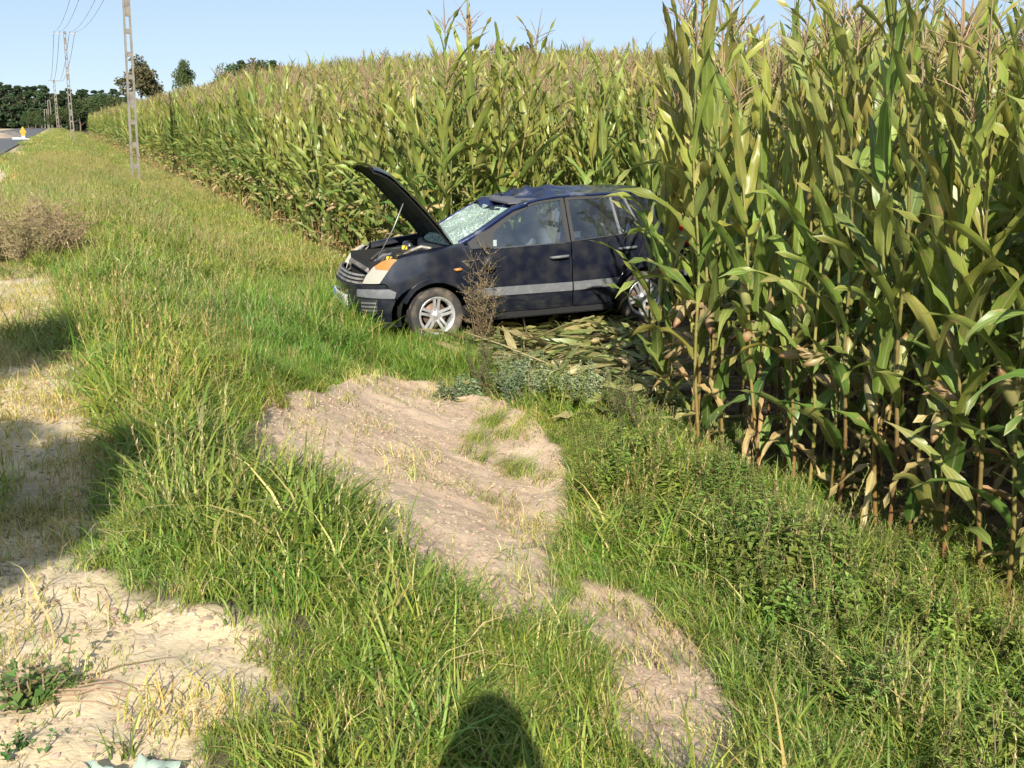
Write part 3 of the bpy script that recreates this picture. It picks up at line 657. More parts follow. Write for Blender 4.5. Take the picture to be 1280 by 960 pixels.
def grass_points():
    pos = []; idx = []; scl = []
    def add(n, xr, yr, fn):
        x = RNG.uniform(*xr, n); y = RNG.uniform(*yr, n); u, v = uv(x, y); z = zbase(x, y); a, b, d = proj(x, y, z)
        ok = (u < UE + .5) & (u > -9) & (a > -160) & (a < 1440) & (b < 1080) & (d > .8)
        fn(x[ok], y[ok], u[ok], a[ok], b[ok], d[ok])
    def put(x, y, k, s):
        z = zterrain(x, y); pos.append(np.stack([x, y, z], 1)); idx.append(k); scl.append(s)
    def verge(x, y, u, a, b, d):
        m, l, lit = masks(x, y); cxx, cyy = carxy(x, y); n = len(x); r = RNG.random(n)
        dens = (1 - np.clip(m * 1.0, 0, 1)) * (1 - .975 * l); dens = dens * np.where(lit > .5, .5, 1)
        dens = np.where(u < -1.2, dens * .35, dens); dens = np.where(u < -2.6, 0, dens)
        dens = np.where(u > UE - .1, dens * .25, dens)
        dens = np.where((np.abs(cxx) < 2.0) & (np.abs(cyy) < .8), 0, dens)
        debris = (a > 600) & (a < 812) & (b > 385) & (b < 500); dens = np.where(debris, dens * .3, dens)
        dens = dens * np.where(d < 7, .45 + .55 * smoothstep(.3, .5, fbm(x * 2.1, y * 2.1, 77)), 1)
        ok = r < dens; x, y, u, a, b, d, lit = (q_[ok] for q_ in (x, y, u, a, b, d, lit)); n = len(x)
        t = fbm(x * .9, y * .9, 51); t2 = fbm(x * 2.2, y * 2.2, 53); k = RNG.choice([0, 1, 2, 3], n); rr = RNG.random(n)
        k = np.where((rr < .07), 4, k); k = np.where((rr > .97), 5, k); k = np.where((rr > .10) & (rr < .10 + .14 * (t > .52)), 6, k)
        lush = (a > 300) & (a < 620) & (b > 385) & (b < 490); k = np.where(lush & (RNG.random(n) < .45), 8, k)
        weeds = (a > 690) & (b > 480) & (u > 2.4); k = np.where(weeds & (RNG.random(n) < .2 * (t2 > .5)), RNG.choice([9, 10], n), k)
        k = np.where((d < 6.5) & (RNG.random(n) < .06), 11, k)
        k = np.where((lit > .5) & (RNG.random(n) < .7), RNG.choice([7, 16], n), k); k = np.where((u < -1.0) & (RNG.random(n) < .6), 7, k)
        s = RNG.uniform(.7, 1.2, n) * np.where(t > .5, 1.06, .9); t3 = fbm(x * 1.6, y * 1.6, 57); s = s * (.66 + .72 * smoothstep(.3, .7, t3)); s = np.where((a > 370) & (a < 600) & (b > 398) & (b < 450), s * 1.25, s)
        s = s * np.interp(np.maximum(sdist(x, y, P_MAIN), np.maximum(sdist(x, y, P_LOW) + .1, sdist(x, y, P_L1))), [-.45, -.05], [1, .55])
        s = np.where(lit > .5, s * .7, s); s = np.where((k == 9) | (k == 10), s * .85, s)
        s = np.where(d < 5.5, s * .88, s)
        s = np.where(u > 3.4, s * np.interp(u, [3.4, 4.2], [.9, .55]), s)
        s = np.where((a < 330) & (b > 520) & (u < .3), s * .8, s)
        put(x, y, k, s)
    add(34000, (-4, 5.5), (1.9, 8.5), verge)
    add(42000, (-9, 6), (8.5, 20), verge)
    def wide(x, y, u, a, b, d):
        r = RNG.random(len(x)); m, l, lit = masks(x, y); ok = (r < (1 - l)) & (u > -2.6) & (u < UE + .35); ok &= ~((u < -1) & (RNG.random(len(x)) < .5))
        x, y, u = x[ok], y[ok], u[ok]; n = len(x); t = fbm(x * .15, y * .15, 61)
        k = np.where(RNG.random(n) < .25 + .9 * (t - .4), 15, 14); put(x, y, k, RNG.uniform(.7, 1.25, n) * (1 + np.minimum(y, 100) * .002))
    add(34000, (-30, 4), (17, 50), wide)
    add(24000, (-65, 0), (50, 150), wide); add(8000, (-130, -30), (150, 300), wide)
    def bare(x, y, u, a, b, d):                        # a few stray tufts on the bare sand
        m, l, lit = masks(x, y); ok = (np.maximum(m, l) > .5) & ((fbm(x * 3, y * 3, 71) > np.where(l > m, np.where(lit > .5, .46, .50), .60)) | ((np.maximum(np.maximum(sdist(x, y, P_MAIN), sdist(x, y, P_LOW)), sdist(x, y, P_L1)) < .16) & (RNG.random(len(x)) < .7))); x, y = x[ok], y[ok]; n = len(x)
        lt_ = lit[ok] > .5; put(x, y, np.where(lt_, RNG.choice([16, 16, 13, 7], n), RNG.choice([13, 13, 13, 16], n)), RNG.uniform(.6, 1.3, n))
    add(8000, (-5, 3), (2.2, 12), bare)
    def laid(x, y, u, a, b, d):
        ok = (sdist(x, y, P_TUFT) > -.2) & (fbm(x * 3.5, y * 3.5, 88) > .5); x, y = x[ok], y[ok]; put(x, y, np.full(len(x), 12), RNG.uniform(.4, .7, len(x)))
    add(900, (-1, 1.4), (5, 9), laid)
    return np.concatenate(pos), np.concatenate(idx), np.concatenate(scl)
gp_, gi_, gs_ = grass_points(); ng = len(gp_)
gr_ = np.stack([RNG.normal(0, .12, ng), RNG.normal(0, .12, ng), np.where(gi_ == 12, RNG.normal(0, .4, ng), RNG.uniform(0, 6.28, ng))], 1)
scatter('verge_grass', gp_, gr_, gs_, gi_, [(m_, M['grass']) for m_ in KG], 'long mixed green and straw coloured grass covering the road verge', 'grass')
# ------------------------------------------------------------------ the wrecked car
CARM = Matrix.Identity(4)
for i in range(3): CARM[i][0] = CAR_FX[i]; CARM[i][1] = CAR_LY[i]; CARM[i][2] = CAR_UZ[i]; CARM[i][3] = CAR_O[i]
car = empty('crashed_car'); car.matrix_world = CARM
tag(car, 'dark navy five-door car with raised bonnet, crushed roof and shattered windscreen, wrecked in the maize', 'car')
FC, FA, FB, EX = 1.45, .70, .83, .714
def zoff(z):
    o = 0.
    if z < .45: o += .05 * ((.45 - z) / .2) ** 1.4
    if z > .62: o += .035 * (min(z, 1.02) - .62) ** 2 / .16
    if z > 1.02: o += (z - 1.02) * .43
    if .60 < z < .66: o += .006 * (1 - abs(z - .63) / .03)
    return o
def body(s, z):
    """point of the outer skin: s = x along the flank up to 1.45, beyond that it runs round the nose (2.45 = nose centre)"""
    o = zoff(z)
    if s <= FC:
        y = .842
        if s > 1.2: y -= .012 * ((s - 1.2) / .25) ** 2
        if s < -1.2: y -= .07 * ((-1.2 - s) / .6) ** 2
        y -= .012 * (1 - math.exp(-((z - .80) / .12) ** 2)) * 0
        return Vector((s, y - o, z))
    a = R(max(0, 90 - (s - FC) * 90)); c, d = max(math.cos(a), 0) ** EX, max(math.sin(a), 0) ** EX
    back = max(0, z - .66) * .42 * c
    return Vector((FC + (FA - o) * c - back, (FB - o) * d, z))
def SX(x):                                            # flank position x -> s
    if x <= FC: return x
    return FC + (90 - math.degrees(math.acos(min(1, ((x - FC) / FA) ** (1 / EX))))) / 90
def SA(a): return FC + (90 - a) / 90
def arc(c, r, a0, a1, n=14): return [(c[0] + r * math.cos(R(a0 + (a1 - a0) * i / n)), c[1] + r * math.sin(R(a0 + (a1 - a0) * i / n))) for i in range(n + 1)]
def panel(name, poly, m, parent, mp=body, step=.05, depth=.022, lift=0., dent=None, mirror=False, both=False, hole=None):
    bm = bmesh.new()
    if hole is None: bm.faces.new([bm.verts.new((a, b, 0)) for a, b in poly])
    else:                                             # ring between two outlines of equal length
        A = [bm.verts.new((a, b, 0)) for a, b in poly]; B = [bm.verts.new((a, b, 0)) for a, b in hole]; n = len(A)
        for i in range(n): bm.faces.new((A[i], A[(i + 1) % n], B[(i + 1) % n], B[i]))
    xs = [p[0] for p in poly]; ys = [p[1] for p in poly]
    for ax, lo, hi in ((0, min(xs), max(xs)), (1, min(ys), max(ys))):
        k = math.ceil(lo / step) * step
        while k < hi:
            nrm = (1, 0, 0) if ax == 0 else (0, 1, 0)
            bmesh.ops.bisect_plane(bm, geom=bm.verts[:] + bm.edges[:] + bm.faces[:], plane_co=(k, k, 0), plane_no=nrm, dist=1e-4); k += step
    bmesh.ops.remove_doubles(bm, verts=bm.verts, dist=5e-4)
    uvs = {}
    for v in bm.verts:
        a, b = v.co.x, v.co.y; p = Vector(mp(a, b)); e = .004
        n = (Vector(mp(a + e, b)) - Vector(mp(a - e, b))).cross(Vector(mp(a, b + e)) - Vector(mp(a, b - e)))
        n = n.normalized() if n.length > 1e-12 else Vector((0, 1, 0))
        if mp is body and n.dot(Vector((max(p.x - 1.2, 0) * 2, p.y + .05, 0))) < 0: n = -n
        if lift: p = p + n * lift
        if dent: p = p + n * dent(a, b)
        uvs[v] = (p, n)
    for v, (p, n) in uvs.items(): v.co = p
    nn = sum((uvs[v][1] for v in bm.verts), Vector()); fn = Vector(); bm.normal_update()
    for f in bm.faces: fn += f.normal * f.calc_area()
    if fn.dot(nn) < 0: bmesh.ops.reverse_faces(bm, faces=bm.faces[:])
    bnd = [e for e in bm.edges if e.is_boundary]
    if depth:
        ring = {}
        for e in bnd:
            q = []
            for v in e.verts:
                if v not in ring: ring[v] = (bm.verts.new(v.co), bm.verts.new(v.co - uvs[v][1] * depth))
                q.append(ring[v])
            f = e.link_faces[0]; l = [l for l in f.loops if l.edge == e][0]; v0 = l.vert; a = ring[v0]; b = ring[e.other_vert(v0)]
            try: bm.faces.new((b[0], a[0], a[1], b[1]))
            except ValueError: pass
    for f in bm.faces: f.smooth = True
    if both:
        g = bmesh.ops.duplicate(bm, geom=bm.verts[:] + bm.edges[:] + bm.faces[:]); nv = [x for x in g['geom'] if isinstance(x, bmesh.types.BMVert)]; nf = [x for x in g['geom'] if isinstance(x, bmesh.types.BMFace)]
        for v in nv: v.co.y = -v.co.y
        bmesh.ops.reverse_faces(bm, faces=nf)
        bmesh.ops.remove_doubles(bm, verts=[v for v in bm.verts if abs(v.co.y) < 1e-3], dist=2e-3)
    me = bpy.data.meshes.new(name); bm.to_mesh(me); bm.free(); o = link(name, me, m, parent)
    if mirror:
        m2 = me.copy(); 
        co = np.zeros(len(m2.vertices) * 3, np.float32); m2.vertices.foreach_get('co', co); co = co.reshape(-1, 3); co[:, 1] *= -1; m2.vertices.foreach_set('co', co.ravel()); m2.flip_normals(); m2.update()
        return o, m2
    return o
def pair(name, poly, m, parents=(None, None), **kw):
    """the same panel on the near and the far flank"""
    o, m2 = panel(name, poly, m, parents[0] or car, mirror=True, **kw)
    return o, link(name, m2, m, parents[1] or car)
HF, HR = (1.2425, .305), (-1.2425, .305)
fd = lambda a, b: -.028 * math.exp(-((a + .27) / .16) ** 2 - ((b - .78) / .16) ** 2) + .004 * math.sin(a * 9 + b * 5)     # dented rear edge of the front door
front_edge = [(SX(1.865), .705), (SX(1.81), .80), (SX(1.75), .90), (SX(1.69), .955)]
fl, fr_ = pair('front_fender', [(.806, .275), (.835, .275)] + arc(HF, .405, 176, 32, 16) + [(SX(1.70), .60), (SX(1.79), .695)] + front_edge + [(1.45, .985), (1.2, 1.01), (1.0, 1.035), (.90, 1.05), (.806, 1.05)], M['paint'], dent=lambda a, b: .005 * math.sin(a * 11) * math.sin(b * 9))
# rolled top of the fenders towards the bonnet opening
def fender_top(sgn):
    mb = MB(); V = []; xs = [1.67, 1.5, 1.3, 1.15, 1.0, .90]
    for x in xs:
        zt_ = np.interp(x, [.9, 1.0, 1.2, 1.45, 1.62], [1.05, 1.035, 1.01, .985, .955]); p = body(x if x < FC else SX(x), zt_)
        V += [(p.x, sgn * p.y, zt_), (p.x, sgn * (p.y - .035), zt_ + .022), (p.x, sgn * (p.y - .075), zt_ + .028), (p.x, sgn * (p.y - .10), zt_ + .012), (p.x, sgn * (p.y - .11), zt_ - .04)]
    mb.add(V, [(i * 5 + k, i * 5 + k + 1, i * 5 + k + 6, i * 5 + k + 5) for i in range(5) for k in range(4)]); return mb
for sgn, par in ((1, fl), (-1, fr_)): fender_top(sgn).build('fender_top', M['paint'], par, smooth=True)
# doors
fdl, fdr = pair('front_door', [(-.33, .285), (.795, .285), (.797, .62), (.80, 1.0), (.575, .993), (-.33, 1.003)], M['paint'], dent=fd)
rdl, rdr = pair('rear_door', [(-.342, .285), (-.342, 1.004), (-.93, 1.045), (-1.225, 1.065), (-1.17, .88), (-1.075, .715)] + arc(HR, .415, 62, 3, 8) + [(-.83, .285)], M['paint'])
oF = [(.83, 1.004), (.86, 1.075), (.57, 1.238), (.27, 1.392), (-.01, 1.462), (-.33, 1.488), (-.333, 1.008)]
iF = [(.572, 1.006), (.568, 1.07), (.553, 1.152), (.338, 1.298), (.04, 1.43), (-.288, 1.463), (-.288, 1.012)]
pair('window_frame', oF, M['black'], (fdl, fdr), hole=iF, step=.2)
pair('window', iF, M['glass'], (fdl, fdr), depth=0, lift=-.008, step=.1)
oR = [(-.345, 1.010), (-.345, 1.489), (-.90, 1.492), (-1.07, 1.487), (-1.232, 1.072), (-.94, 1.050)]
iR = [(-.385, 1.020), (-.385, 1.458), (-.885, 1.458), (-1.035, 1.452), (-1.178, 1.082), (-.94, 1.064)]
pair('window_frame', oR, M['black'], (rdl, rdr), hole=iR, step=.2)
pair('window', iR, M['tinted'], (rdl, rdr), depth=0, lift=-.008, step=.1)
pair('window_divider', [(-.885, 1.465), (-.912, 1.465), (-.965, 1.06), (-.935, 1.06)], M['grey'], (rdl, rdr), depth=.01, lift=.001)
pair('pillar_strip', [(-1.040, 1.482), (-1.064, 1.482), (-1.215, 1.085), (-1.185, 1.085)], M['grey'], (rdl, rdr), depth=.006, lift=.004)
# grey rubbing strips
pair('trim_strip', [(.79, .482), (-.327, .470), (-.327, .566), (.79, .576)], M['grey'], (fdl, fdr), depth=.02, lift=.014)
pair('trim_strip', [(-.345, .470), (-.875, .482), (-.93, .575), (-.345, .566)], M['grey'], (rdl, rdr), depth=.02, lift=.014)
# handles
for dl, hx, hz in ((fdl, -.19, .855), (rdl, -1.02, .90)):
    b = body(hx, hz); mb = MB(); P = [(hx + .11, b.y - .005, hz - .004), (hx + .09, b.y + .03, hz), (hx, b.y + .036, hz + .003), (hx - .09, b.y + .03, hz + .006), (hx - .11, b.y - .005, hz + .006)]
    mb.tube(P, [.014, .016, .017, .016, .013], 8); mb.build('handle', M['grey'], dl, smooth=True)
# rear quarter, side glass, tail
ql, qr = pair('quarter_panel', [(-1.235, 1.066), (-1.178, .88), (-1.083, .722)] + arc(HR, .415, 64, 172, 12) + [(-1.66, .62), (-1.86, .64), (-1.87, .86), (-1.79, 1.07)], M['paint'])
oQ = [(-1.240, 1.076), (-1.078, 1.487), (-1.45, 1.465), (-1.785, 1.08)]
iQ = [(-1.31, 1.10), (-1.165, 1.445), (-1.41, 1.43), (-1.63, 1.10)]
pair('window_frame', oQ, M['paint'], (ql, qr), hole=iQ, step=.2)
pair('quarter_window', iQ, M['tinted'], (ql, qr), depth=0, lift=-.008, step=.1)
pair('tail_light', [(-1.47, 1.452), (-1.53, 1.40), (-1.80, 1.08), (-1.88, .86), (-1.80, .86), (-1.72, 1.07)], M['red'], depth=.02, lift=.006)
mb = MB(); V = []; rows = [(-1.49, 1.46), (-1.60, 1.36), (-1.80, 1.08), (-1.90, .86), (-1.93, .62)]
for x, z in rows:
    w = body(max(x, -1.9), z).y - .02
    for k in range(9): t = k / 4 - 1; V.append((x - .05 * (1 - t * t), w * t, z))
mb.add(V, [(i * 9 + k, i * 9 + k + 1, i * 9 + k + 10, i * 9 + k + 9) for i in range(4) for k in range(8)]); tg = mb.build('tailgate', M['paint'], car, smooth=True)
mb = MB(); V = []
for x, z in [(-1.60, 1.365), (-1.78, 1.11)]:
    w = body(x, z).y - .12
    for k in range(9): t = k / 4 - 1; V.append((x - .058 * (1 - t * t) - .012, w * t, z))
mb.add(V, [(k, k + 1, k + 10, k + 9) for k in range(8)]); mb.build('rear_window', M['tinted'], tg, smooth=True)
mb = MB(); V = []; pr = [(.26, .03), (.34, 0), (.50, 0), (.60, .0), (.625, .04)]
pl = [(-1.60, .80), (-1.75, .79), (-1.90, .72), (-1.985, .5), (-2.0, 0), (-1.985, -.5), (-1.90, -.72), (-1.75, -.79), (-1.60, -.80)]
for z, o in pr:
    for x, y in pl: V.append((x + o * .6, y * (1 - o), z))
mb.add(V, [(i * 9 + k, i * 9 + k + 1, i * 9 + k + 10, i * 9 + k + 9) for i in range(4) for k in range(8)]); rb = mb.build('rear_bumper', M['paint'], car, smooth=True)
pair('trim_strip', [(-1.64, .52), (-1.87, .53), (-1.87, .60), (-1.64, .59)], M['grey'], (rb, rb), depth=.03, lift=.04)
# front bumper round the nose, with corner strips, grille inserts and number plate
bump = panel('front_bumper', [(SX(1.62), .215)] + arc(HF, .405, -8, 29, 6)[::1] + [(SX(1.70), .595), (SX(1.80), .688), (SA(30), .672), (SA(0), .66), (SA(0), .205), (SA(40), .205)], M['paint'], car, both=True, step=.045)
pair('trim_strip', [(SX(1.70), .535), (SX(1.68), .60), (SX(1.75), .638), (SA(50), .638), (SA(36), .632), (SA(36), .555), (SA(50), .55)], M['grey'], (bump, bump), depth=.02, lift=.012, step=.04)
pair('fog_grille', [(SA(60), .37), (SA(60), .52), (SA(40), .525), (SA(40), .37)], M['black'], (bump, bump), depth=.01, lift=.004, step=.04)
for z in (.41, .45, .49): pair('grille_slat', [(SA(59), z - .008), (SA(59), z + .008), (SA(41), z + .008), (SA(41), z - .008)], M['grey'], (bump, bump), depth=.006, lift=.012, step=.04)
panel('lower_grille', [(SA(33), .27), (SA(33), .40), (SA(0), .40), (SA(0), .27)], M['black'], bump, both=True, lift=.004, depth=.01)
plate = panel('number_plate', [(SA(19.5), .435), (SA(19.5), .55), (SA(0), .55), (SA(0), .435)], M['plate'], bump, both=True, lift=.02, depth=.01)
me = bpy.data.meshes.new('plate_band')
mb = MB()
for yy in (-.255,): 
    p = body(SA(17.6), .49); mb.box((p.x + .022, -p.y, .492), (.004, .045, .11), (0, 0, R(-13)))
mb.build('plate_band', M['plateblue'], plate)
for k in range(6):                                     # worn, unreadable marks on the plate
    a = 11.5 - 4.2 * k; sg = 1 if a > 0 else -1; p = body(SA(abs(a)), .49); mb = MB(); mb.box((p.x + .0215, sg * p.y, .492 + .006 * (k % 2)), (.003, .022, .055 + .012 * (k % 3)), (0, 0, R(sg * 6))); mb.build('plate_mark', M['ink'], plate)
# headlights
hl, hr = pair('headlight', [(SX(1.855), .700), (SX(1.805), .80), (SX(1.745), .898), (SX(1.695), .945), (SA(70), .958), (SA(60), .93), (SA(50), .87), (SA(44), .78), (SA(42), .695)], M['lens'], depth=.05, step=.04, lift=.003)
pair('indicator', [(SX(1.785), .838), (SX(1.74), .905), (SX(1.70), .947), (SA(70), .958), (SA(60), .932), (SA(52), .878), (SA(54), .85)], M['amber'], (hl, hr), depth=.006, step=.04, lift=.008)
for sgn, par in ((1, hl), (-1, hr)):
    mb = MB(); p = body(SA(54), .76); mb.lathe([(.01, -.02), (.05, -.005), (.066, .012), (.07, .014), (.07, -.02)], 20, 'y'); o = mb.build('reflector_rim', M['alloy'], par, smooth=True); o.location = (p.x - .035, sgn * (p.y - .03), .765); o.rotation_euler = (0, 0, R(-58 if sgn > 0 else -122))
# radiator grille, slam panel
gr = panel('radiator_grille', [(SA(41), .672), (SA(41), .79), (SA(0), .80), (SA(0), .662)], M['black'], car, both=True, lift=-.02, depth=.02)
for z in (.70, .74, .78): panel('grille_slat', [(SA(40), z - .010), (SA(40), z + .010), (SA(0), z + .010), (SA(0), z - .010)], M['aluminium'], gr, both=True, lift=.0, depth=.02)
# wheel arches, liners
def archlip(h, r0, r1, a0, a1, parent, name='arch_lip'):
    poly = arc(h, r1, a0, a1, 16) + arc(h, r0, a1, a0, 16)
    poly = [(SX(x) if x > FC else x, z) for x, z in poly]
    return pair(name, poly, M['paint'], parent, depth=.035, lift=.016, step=.06)
archlip(HF, .372, .425, 172, 26, (fl, fr_)); archlip(HR, .372, .425, 8, 172, (ql, qr))
for h in (HF, HR):
    for s in (1, -1):
        mb = MB(); V = []; n = 14
        for i in range(n + 1):
            a = R(-12 + 204 * i / n)
            for y in (.42, .80): V.append((h[0] + .402 * math.cos(a), s * y, h[1] + .402 * math.sin(a)))
        c = len(V); V += [(h[0], s * .42, h[1])]
        mb.add(V, [(2 * i, 2 * i + 1, 2 * i + 3, 2 * i + 2) for i in range(n)] + [(2 * i, 2 * i + 2, c) for i in range(n)]); mb.build('wheel_arch_liner', M['matt'], car, smooth=True)
# sills and floor pan
for s in (1, -1):
    mb = MB(); mb.box((-.02, s * .765, .245), (1.66, .07, .08)); mb.build('sill', M['matt'], car, bevel=.012)
mb = MB(); mb.box((-.1, 0, .27), (3.3, 1.0, .10)); mb.build('floor_pan', M['matt'], car)
# cabin tub: inner door faces and cowl
mb = MB(); V = []
for x, w in ((.86, .74), (-1.78, .70)):
    for y, z in ((w, 1.0), (w, .33), (-w, .33), (-w, 1.0)): V.append((x, y, z))
mb.add(V, [(0, 1, 5, 4), (1, 2, 6, 5), (2, 3, 7, 6), (0, 3, 2, 1), (4, 5, 6, 7)]); mb.build('cabin_tub', M['seat'], car)
# A pillars (paint)
def apillar(s):
    mb = MB(); P = [(.93, .735, 1.06), (.74, .735, 1.15), (.57, .715, 1.245), (.42, .68, 1.325), (.28, .65, 1.395), (.10, .632, 1.442)]; V = []
    for x, y, z in P: V += [(x, s * (y + .015), z - .022), (x + .02, s * (y + .004), z + .018), (x + .012, s * (y - .04), z + .03), (x - .03, s * (y - .05), z - .01)]
    mb.add(V, [(i * 4 + k, i * 4 + (k + 1) % 4, i * 4 + 4 + (k + 1) % 4, i * 4 + 4 + k) for i in range(5) for k in range(4)]); return mb
for s in (1, -1): apillar(s).build('windscreen_pillar', M['skylit_roofpaint'], car, smooth=True)
# crushed roof
def roof():
    rng = np.random.default_rng(3); V = []; NXr, NYr = 44, 30; xs = np.linspace(.34, -1.50, NXr)
    for x in xs:
        zr = np.interp(x, [-1.5, -1.3, -.4, -.05, .26, .36], [1.472, 1.502, 1.512, 1.49, 1.42, 1.38]); ye = body(x, zr).y + .012
        for j in range(NYr):
            t = 2 * j / (NYr - 1) - 1; crown = .045 * (1 - abs(t) ** 2.4); z = zr + crown; y = ye * t; xx = x + (.10 * (1 - t * t) if x > .2 else 0) * (x - .2) / .14
            f = smoothstep(-1.25, -.05, x); edge_ = 1 - abs(t) ** 6
            cr = -.125 * math.exp(-((x - .08) / .26) ** 2 - ((t - .25) / .55) ** 2) - .03 * math.exp(-((x + .45) / .2) ** 2 - ((t - .5) / .3) ** 2)
            fold = .07 * (1 - abs(math.sin(5.2 * x + 2.6 * t + .7 * math.sin(3 * t)))) + .036 * (1 - abs(math.sin(8 * x - 5 * t + math.sin(4 * t)))) - .05
            z += float(f) * edge_ * (cr + fold) + .006 * float(fbm(np.array([x * 4.]), np.array([t * 3.]), 5)[0])
            V.append((xx, y, z))
    mb = MB(); mb.add(V, [(i * NYr + k, i * NYr + k + 1, (i + 1) * NYr + k + 1, (i + 1) * NYr + k) for i in range(NXr - 1) for k in range(NYr - 1)]); return mb
rf = roof().build('roof', M['skylit_roofpaint'], car, smooth=True)
for s in (1, -1):
    mb = MB(); P = []
    for x in np.linspace(.20, -1.45, 16):
        zr = float(np.interp(x, [-1.5, -1.3, -.4, -.05, .26, .36], [1.472, 1.502, 1.512, 1.49, 1.42, 1.38])); P.append((x, s * (body(x, zr).y + .006), zr - .004 + .004 * math.sin(x * 21)))
    mb.tube(P, .017, 6); mb.build('roof_rail', M['skylit_roofpaint'], rf, smooth=True)
mb = MB(); mb.box((-.55, 0, 1.452), (1.7, 1.10, .02)); mb.build('headlining', M['seat'], rf)
# shattered windscreen
def screen():
    V = []; nu, nv = 26, 18
    for i in range(nv):
        f = i / (nv - 1)
        for j in range(nu):
            t = 2 * j / (nu - 1) - 1; b = Vector((1.10 - .16 * t * t, .70 * t, 1.035)); tp = Vector((.40 - .10 * t * t, .615 * t, 1.43 - .03 * abs(t)))
            p = b.lerp(tp, f); n = Vector((.52, 0, .85)); sag = -.10 * math.exp(-((f - .72) / .25) ** 2 - ((t - .1) / .5) ** 2) + .09 * (float(fbm(np.array([t * 4.]), np.array([f * 4.]), 8)[0]) - .5) * math.sin(math.pi * f)
            V.append(p + n * (sag + .035 * math.sin(math.pi * f) * (1 - t * t)))
    mb = MB(); mb.add(V, [(i * nu + k, i * nu + k + 1, (i + 1) * nu + k + 1, (i + 1) * nu + k) for i in range(nv - 1) for k in range(nu - 1)]); return mb
screen().build('windscreen', M['shatter'], car, smooth=True)
# raised bonnet
def bonnet(th, inset, under):
    V = []; nl, nw = 26, 20; L_ = 1.17; pr = []; x, z = 1.00, 1.065
    for i in range(nl + 1):
        s = i / nl; ang = 55 - 12 * s - (34 * ((s - .72) / .28) ** 1.5 if s > .72 else 0); pr.append((x, z, ang)); x += math.cos(R(ang)) * L_ / nl; z += math.sin(R(ang)) * L_ / nl
    for i, (x, z, ang) in enumerate(pr):
        s = i / nl; w = (.72 - .03 * s) * (1 - (.16 * ((s - .82) / .18) ** 2.2 if s > .82 else 0)) - inset; n = Vector((-math.sin(R(ang)), 0, math.cos(R(ang))))
        for j in range(nw + 1):
            t = 2 * j / nw - 1; crown = .035 * (1 - t * t) - (.022 if abs(t) > .96 else 0)
            if under: crown += -.022 + .018 * (abs((s * 3.2) % 1 - .5) < .12) * (abs(t) < .8) + .014 * (abs(abs(t) - .55) < .1)
            cx_ = -.09 * (1 - t * t) * (1 - s) * .4
            V.append(Vector((x + cx_, w * t, z)) + n * (crown + th))
    W_ = nw + 1; mb = MB(); mb.add(V, [(i * W_ + k, i * W_ + k + 1, (i + 1) * W_ + k + 1, (i + 1) * W_ + k) for i in range(nl) for k in range(nw)]); return mb
hd_ = bonnet(.012, 0, False).build('bonnet', M['paint'], car, smooth=True); bonnet(-.004, .012, True).build('bonnet_liner', M['hoodin'], hd_, smooth=True)
mb = MB(); mb.tube([(1.86, .50, .84), (1.62, .56, 1.25), (1.50, .585, 1.52)], .007, 6); mb.build('stay_rod', M['steel'], hd_, smooth=True)
for s in (1, -1):
    mb = MB(); mb.box((.985, s * .62, 1.035), (.09, .05, .05), (0, R(-30), 0)); mb.build('hinge', M['matt'], hd_, bevel=.008)
# cowl between bonnet and windscreen
mb = MB(); V = []
for j in range(13):
    t = 2 * j / 12 - 1; V += [(1.11 - .16 * t * t, .71 * t, 1.03), (1.16 - .12 * t * t, .71 * t, 1.0), (1.18 - .1 * t * t, .70 * t, .86)]
mb.add(V, [(j * 3 + k, j * 3 + k + 1, j * 3 + 4 + k, j * 3 + 3 + k) for j in range(12) for k in range(2)]); mb.build('cowl_panel', M['black'], car, smooth=True)
# engine bay
mb = MB(); V = []
for x, w in ((1.10, .62), (1.90, .55)):
    for y, z in ((w, .92), (w, .48), (-w, .48), (-w, .92)): V.append((x, y, z))
mb.add(V, [(0, 1, 5, 4), (1, 2, 6, 5), (2, 3, 7, 6), (0, 3, 2, 1), (4, 5, 6, 7)]); bay = mb.build('engine_bay', M['matt'], car)
def bit(name, c, d, m, rot=(0, 0, 0), bev=.015, par=None):
    mb = MB(); mb.box(c, d); o = mb.build(name, m, par or bay, bevel=bev)
    return o
bit('engine_block', (1.42, -.08, .76), (.36, .62, .26), M['aluminium']); bit('engine_cover', (1.40, -.05, .915), (.28, .50, .05), M['black']); bit('battery', (1.30, .44, .84), (.19, .24, .17), M['black'])
bit('battery_terminal', (1.26, .50, .935), (.04, .03, .02), M['aluminium'], bev=.004); bit('fuse_box', (1.56, .42, .84), (.22, .15, .12), M['black']); bit('air_filter_box', (1.24, -.42, .86), (.26, .26, .16), M['black'])
bit('slam_panel', (1.90, 0, .815), (.07, 1.02, .05), M['aluminium']); bit('radiator', (1.845, 0, .70), (.04, .9, .22), M['matt'], bev=.004); bit('washer_bottle', (1.62, .50, .80), (.12, .10, .14), M['grey'])
for s in (1, -1):
    mb = MB(); mb.lathe([(.0, .03), (.06, .03), (.085, .01), (.095, -.12)], 18, 'z', c=(1.20, s * .50, .965)); mb.build('strut_tower', M['paint'], bay, smooth=True)
for c in ((1.50, .28, .905), (1.60, .18, .885), (1.34, -.16, .955)):
    mb = MB(); mb.lathe([(0, .025), (.03, .025), (.034, .015), (.034, -.03)], 14, 'z', c=c); mb.build('filler_cap', M['yellowcap'], bay, smooth=True)
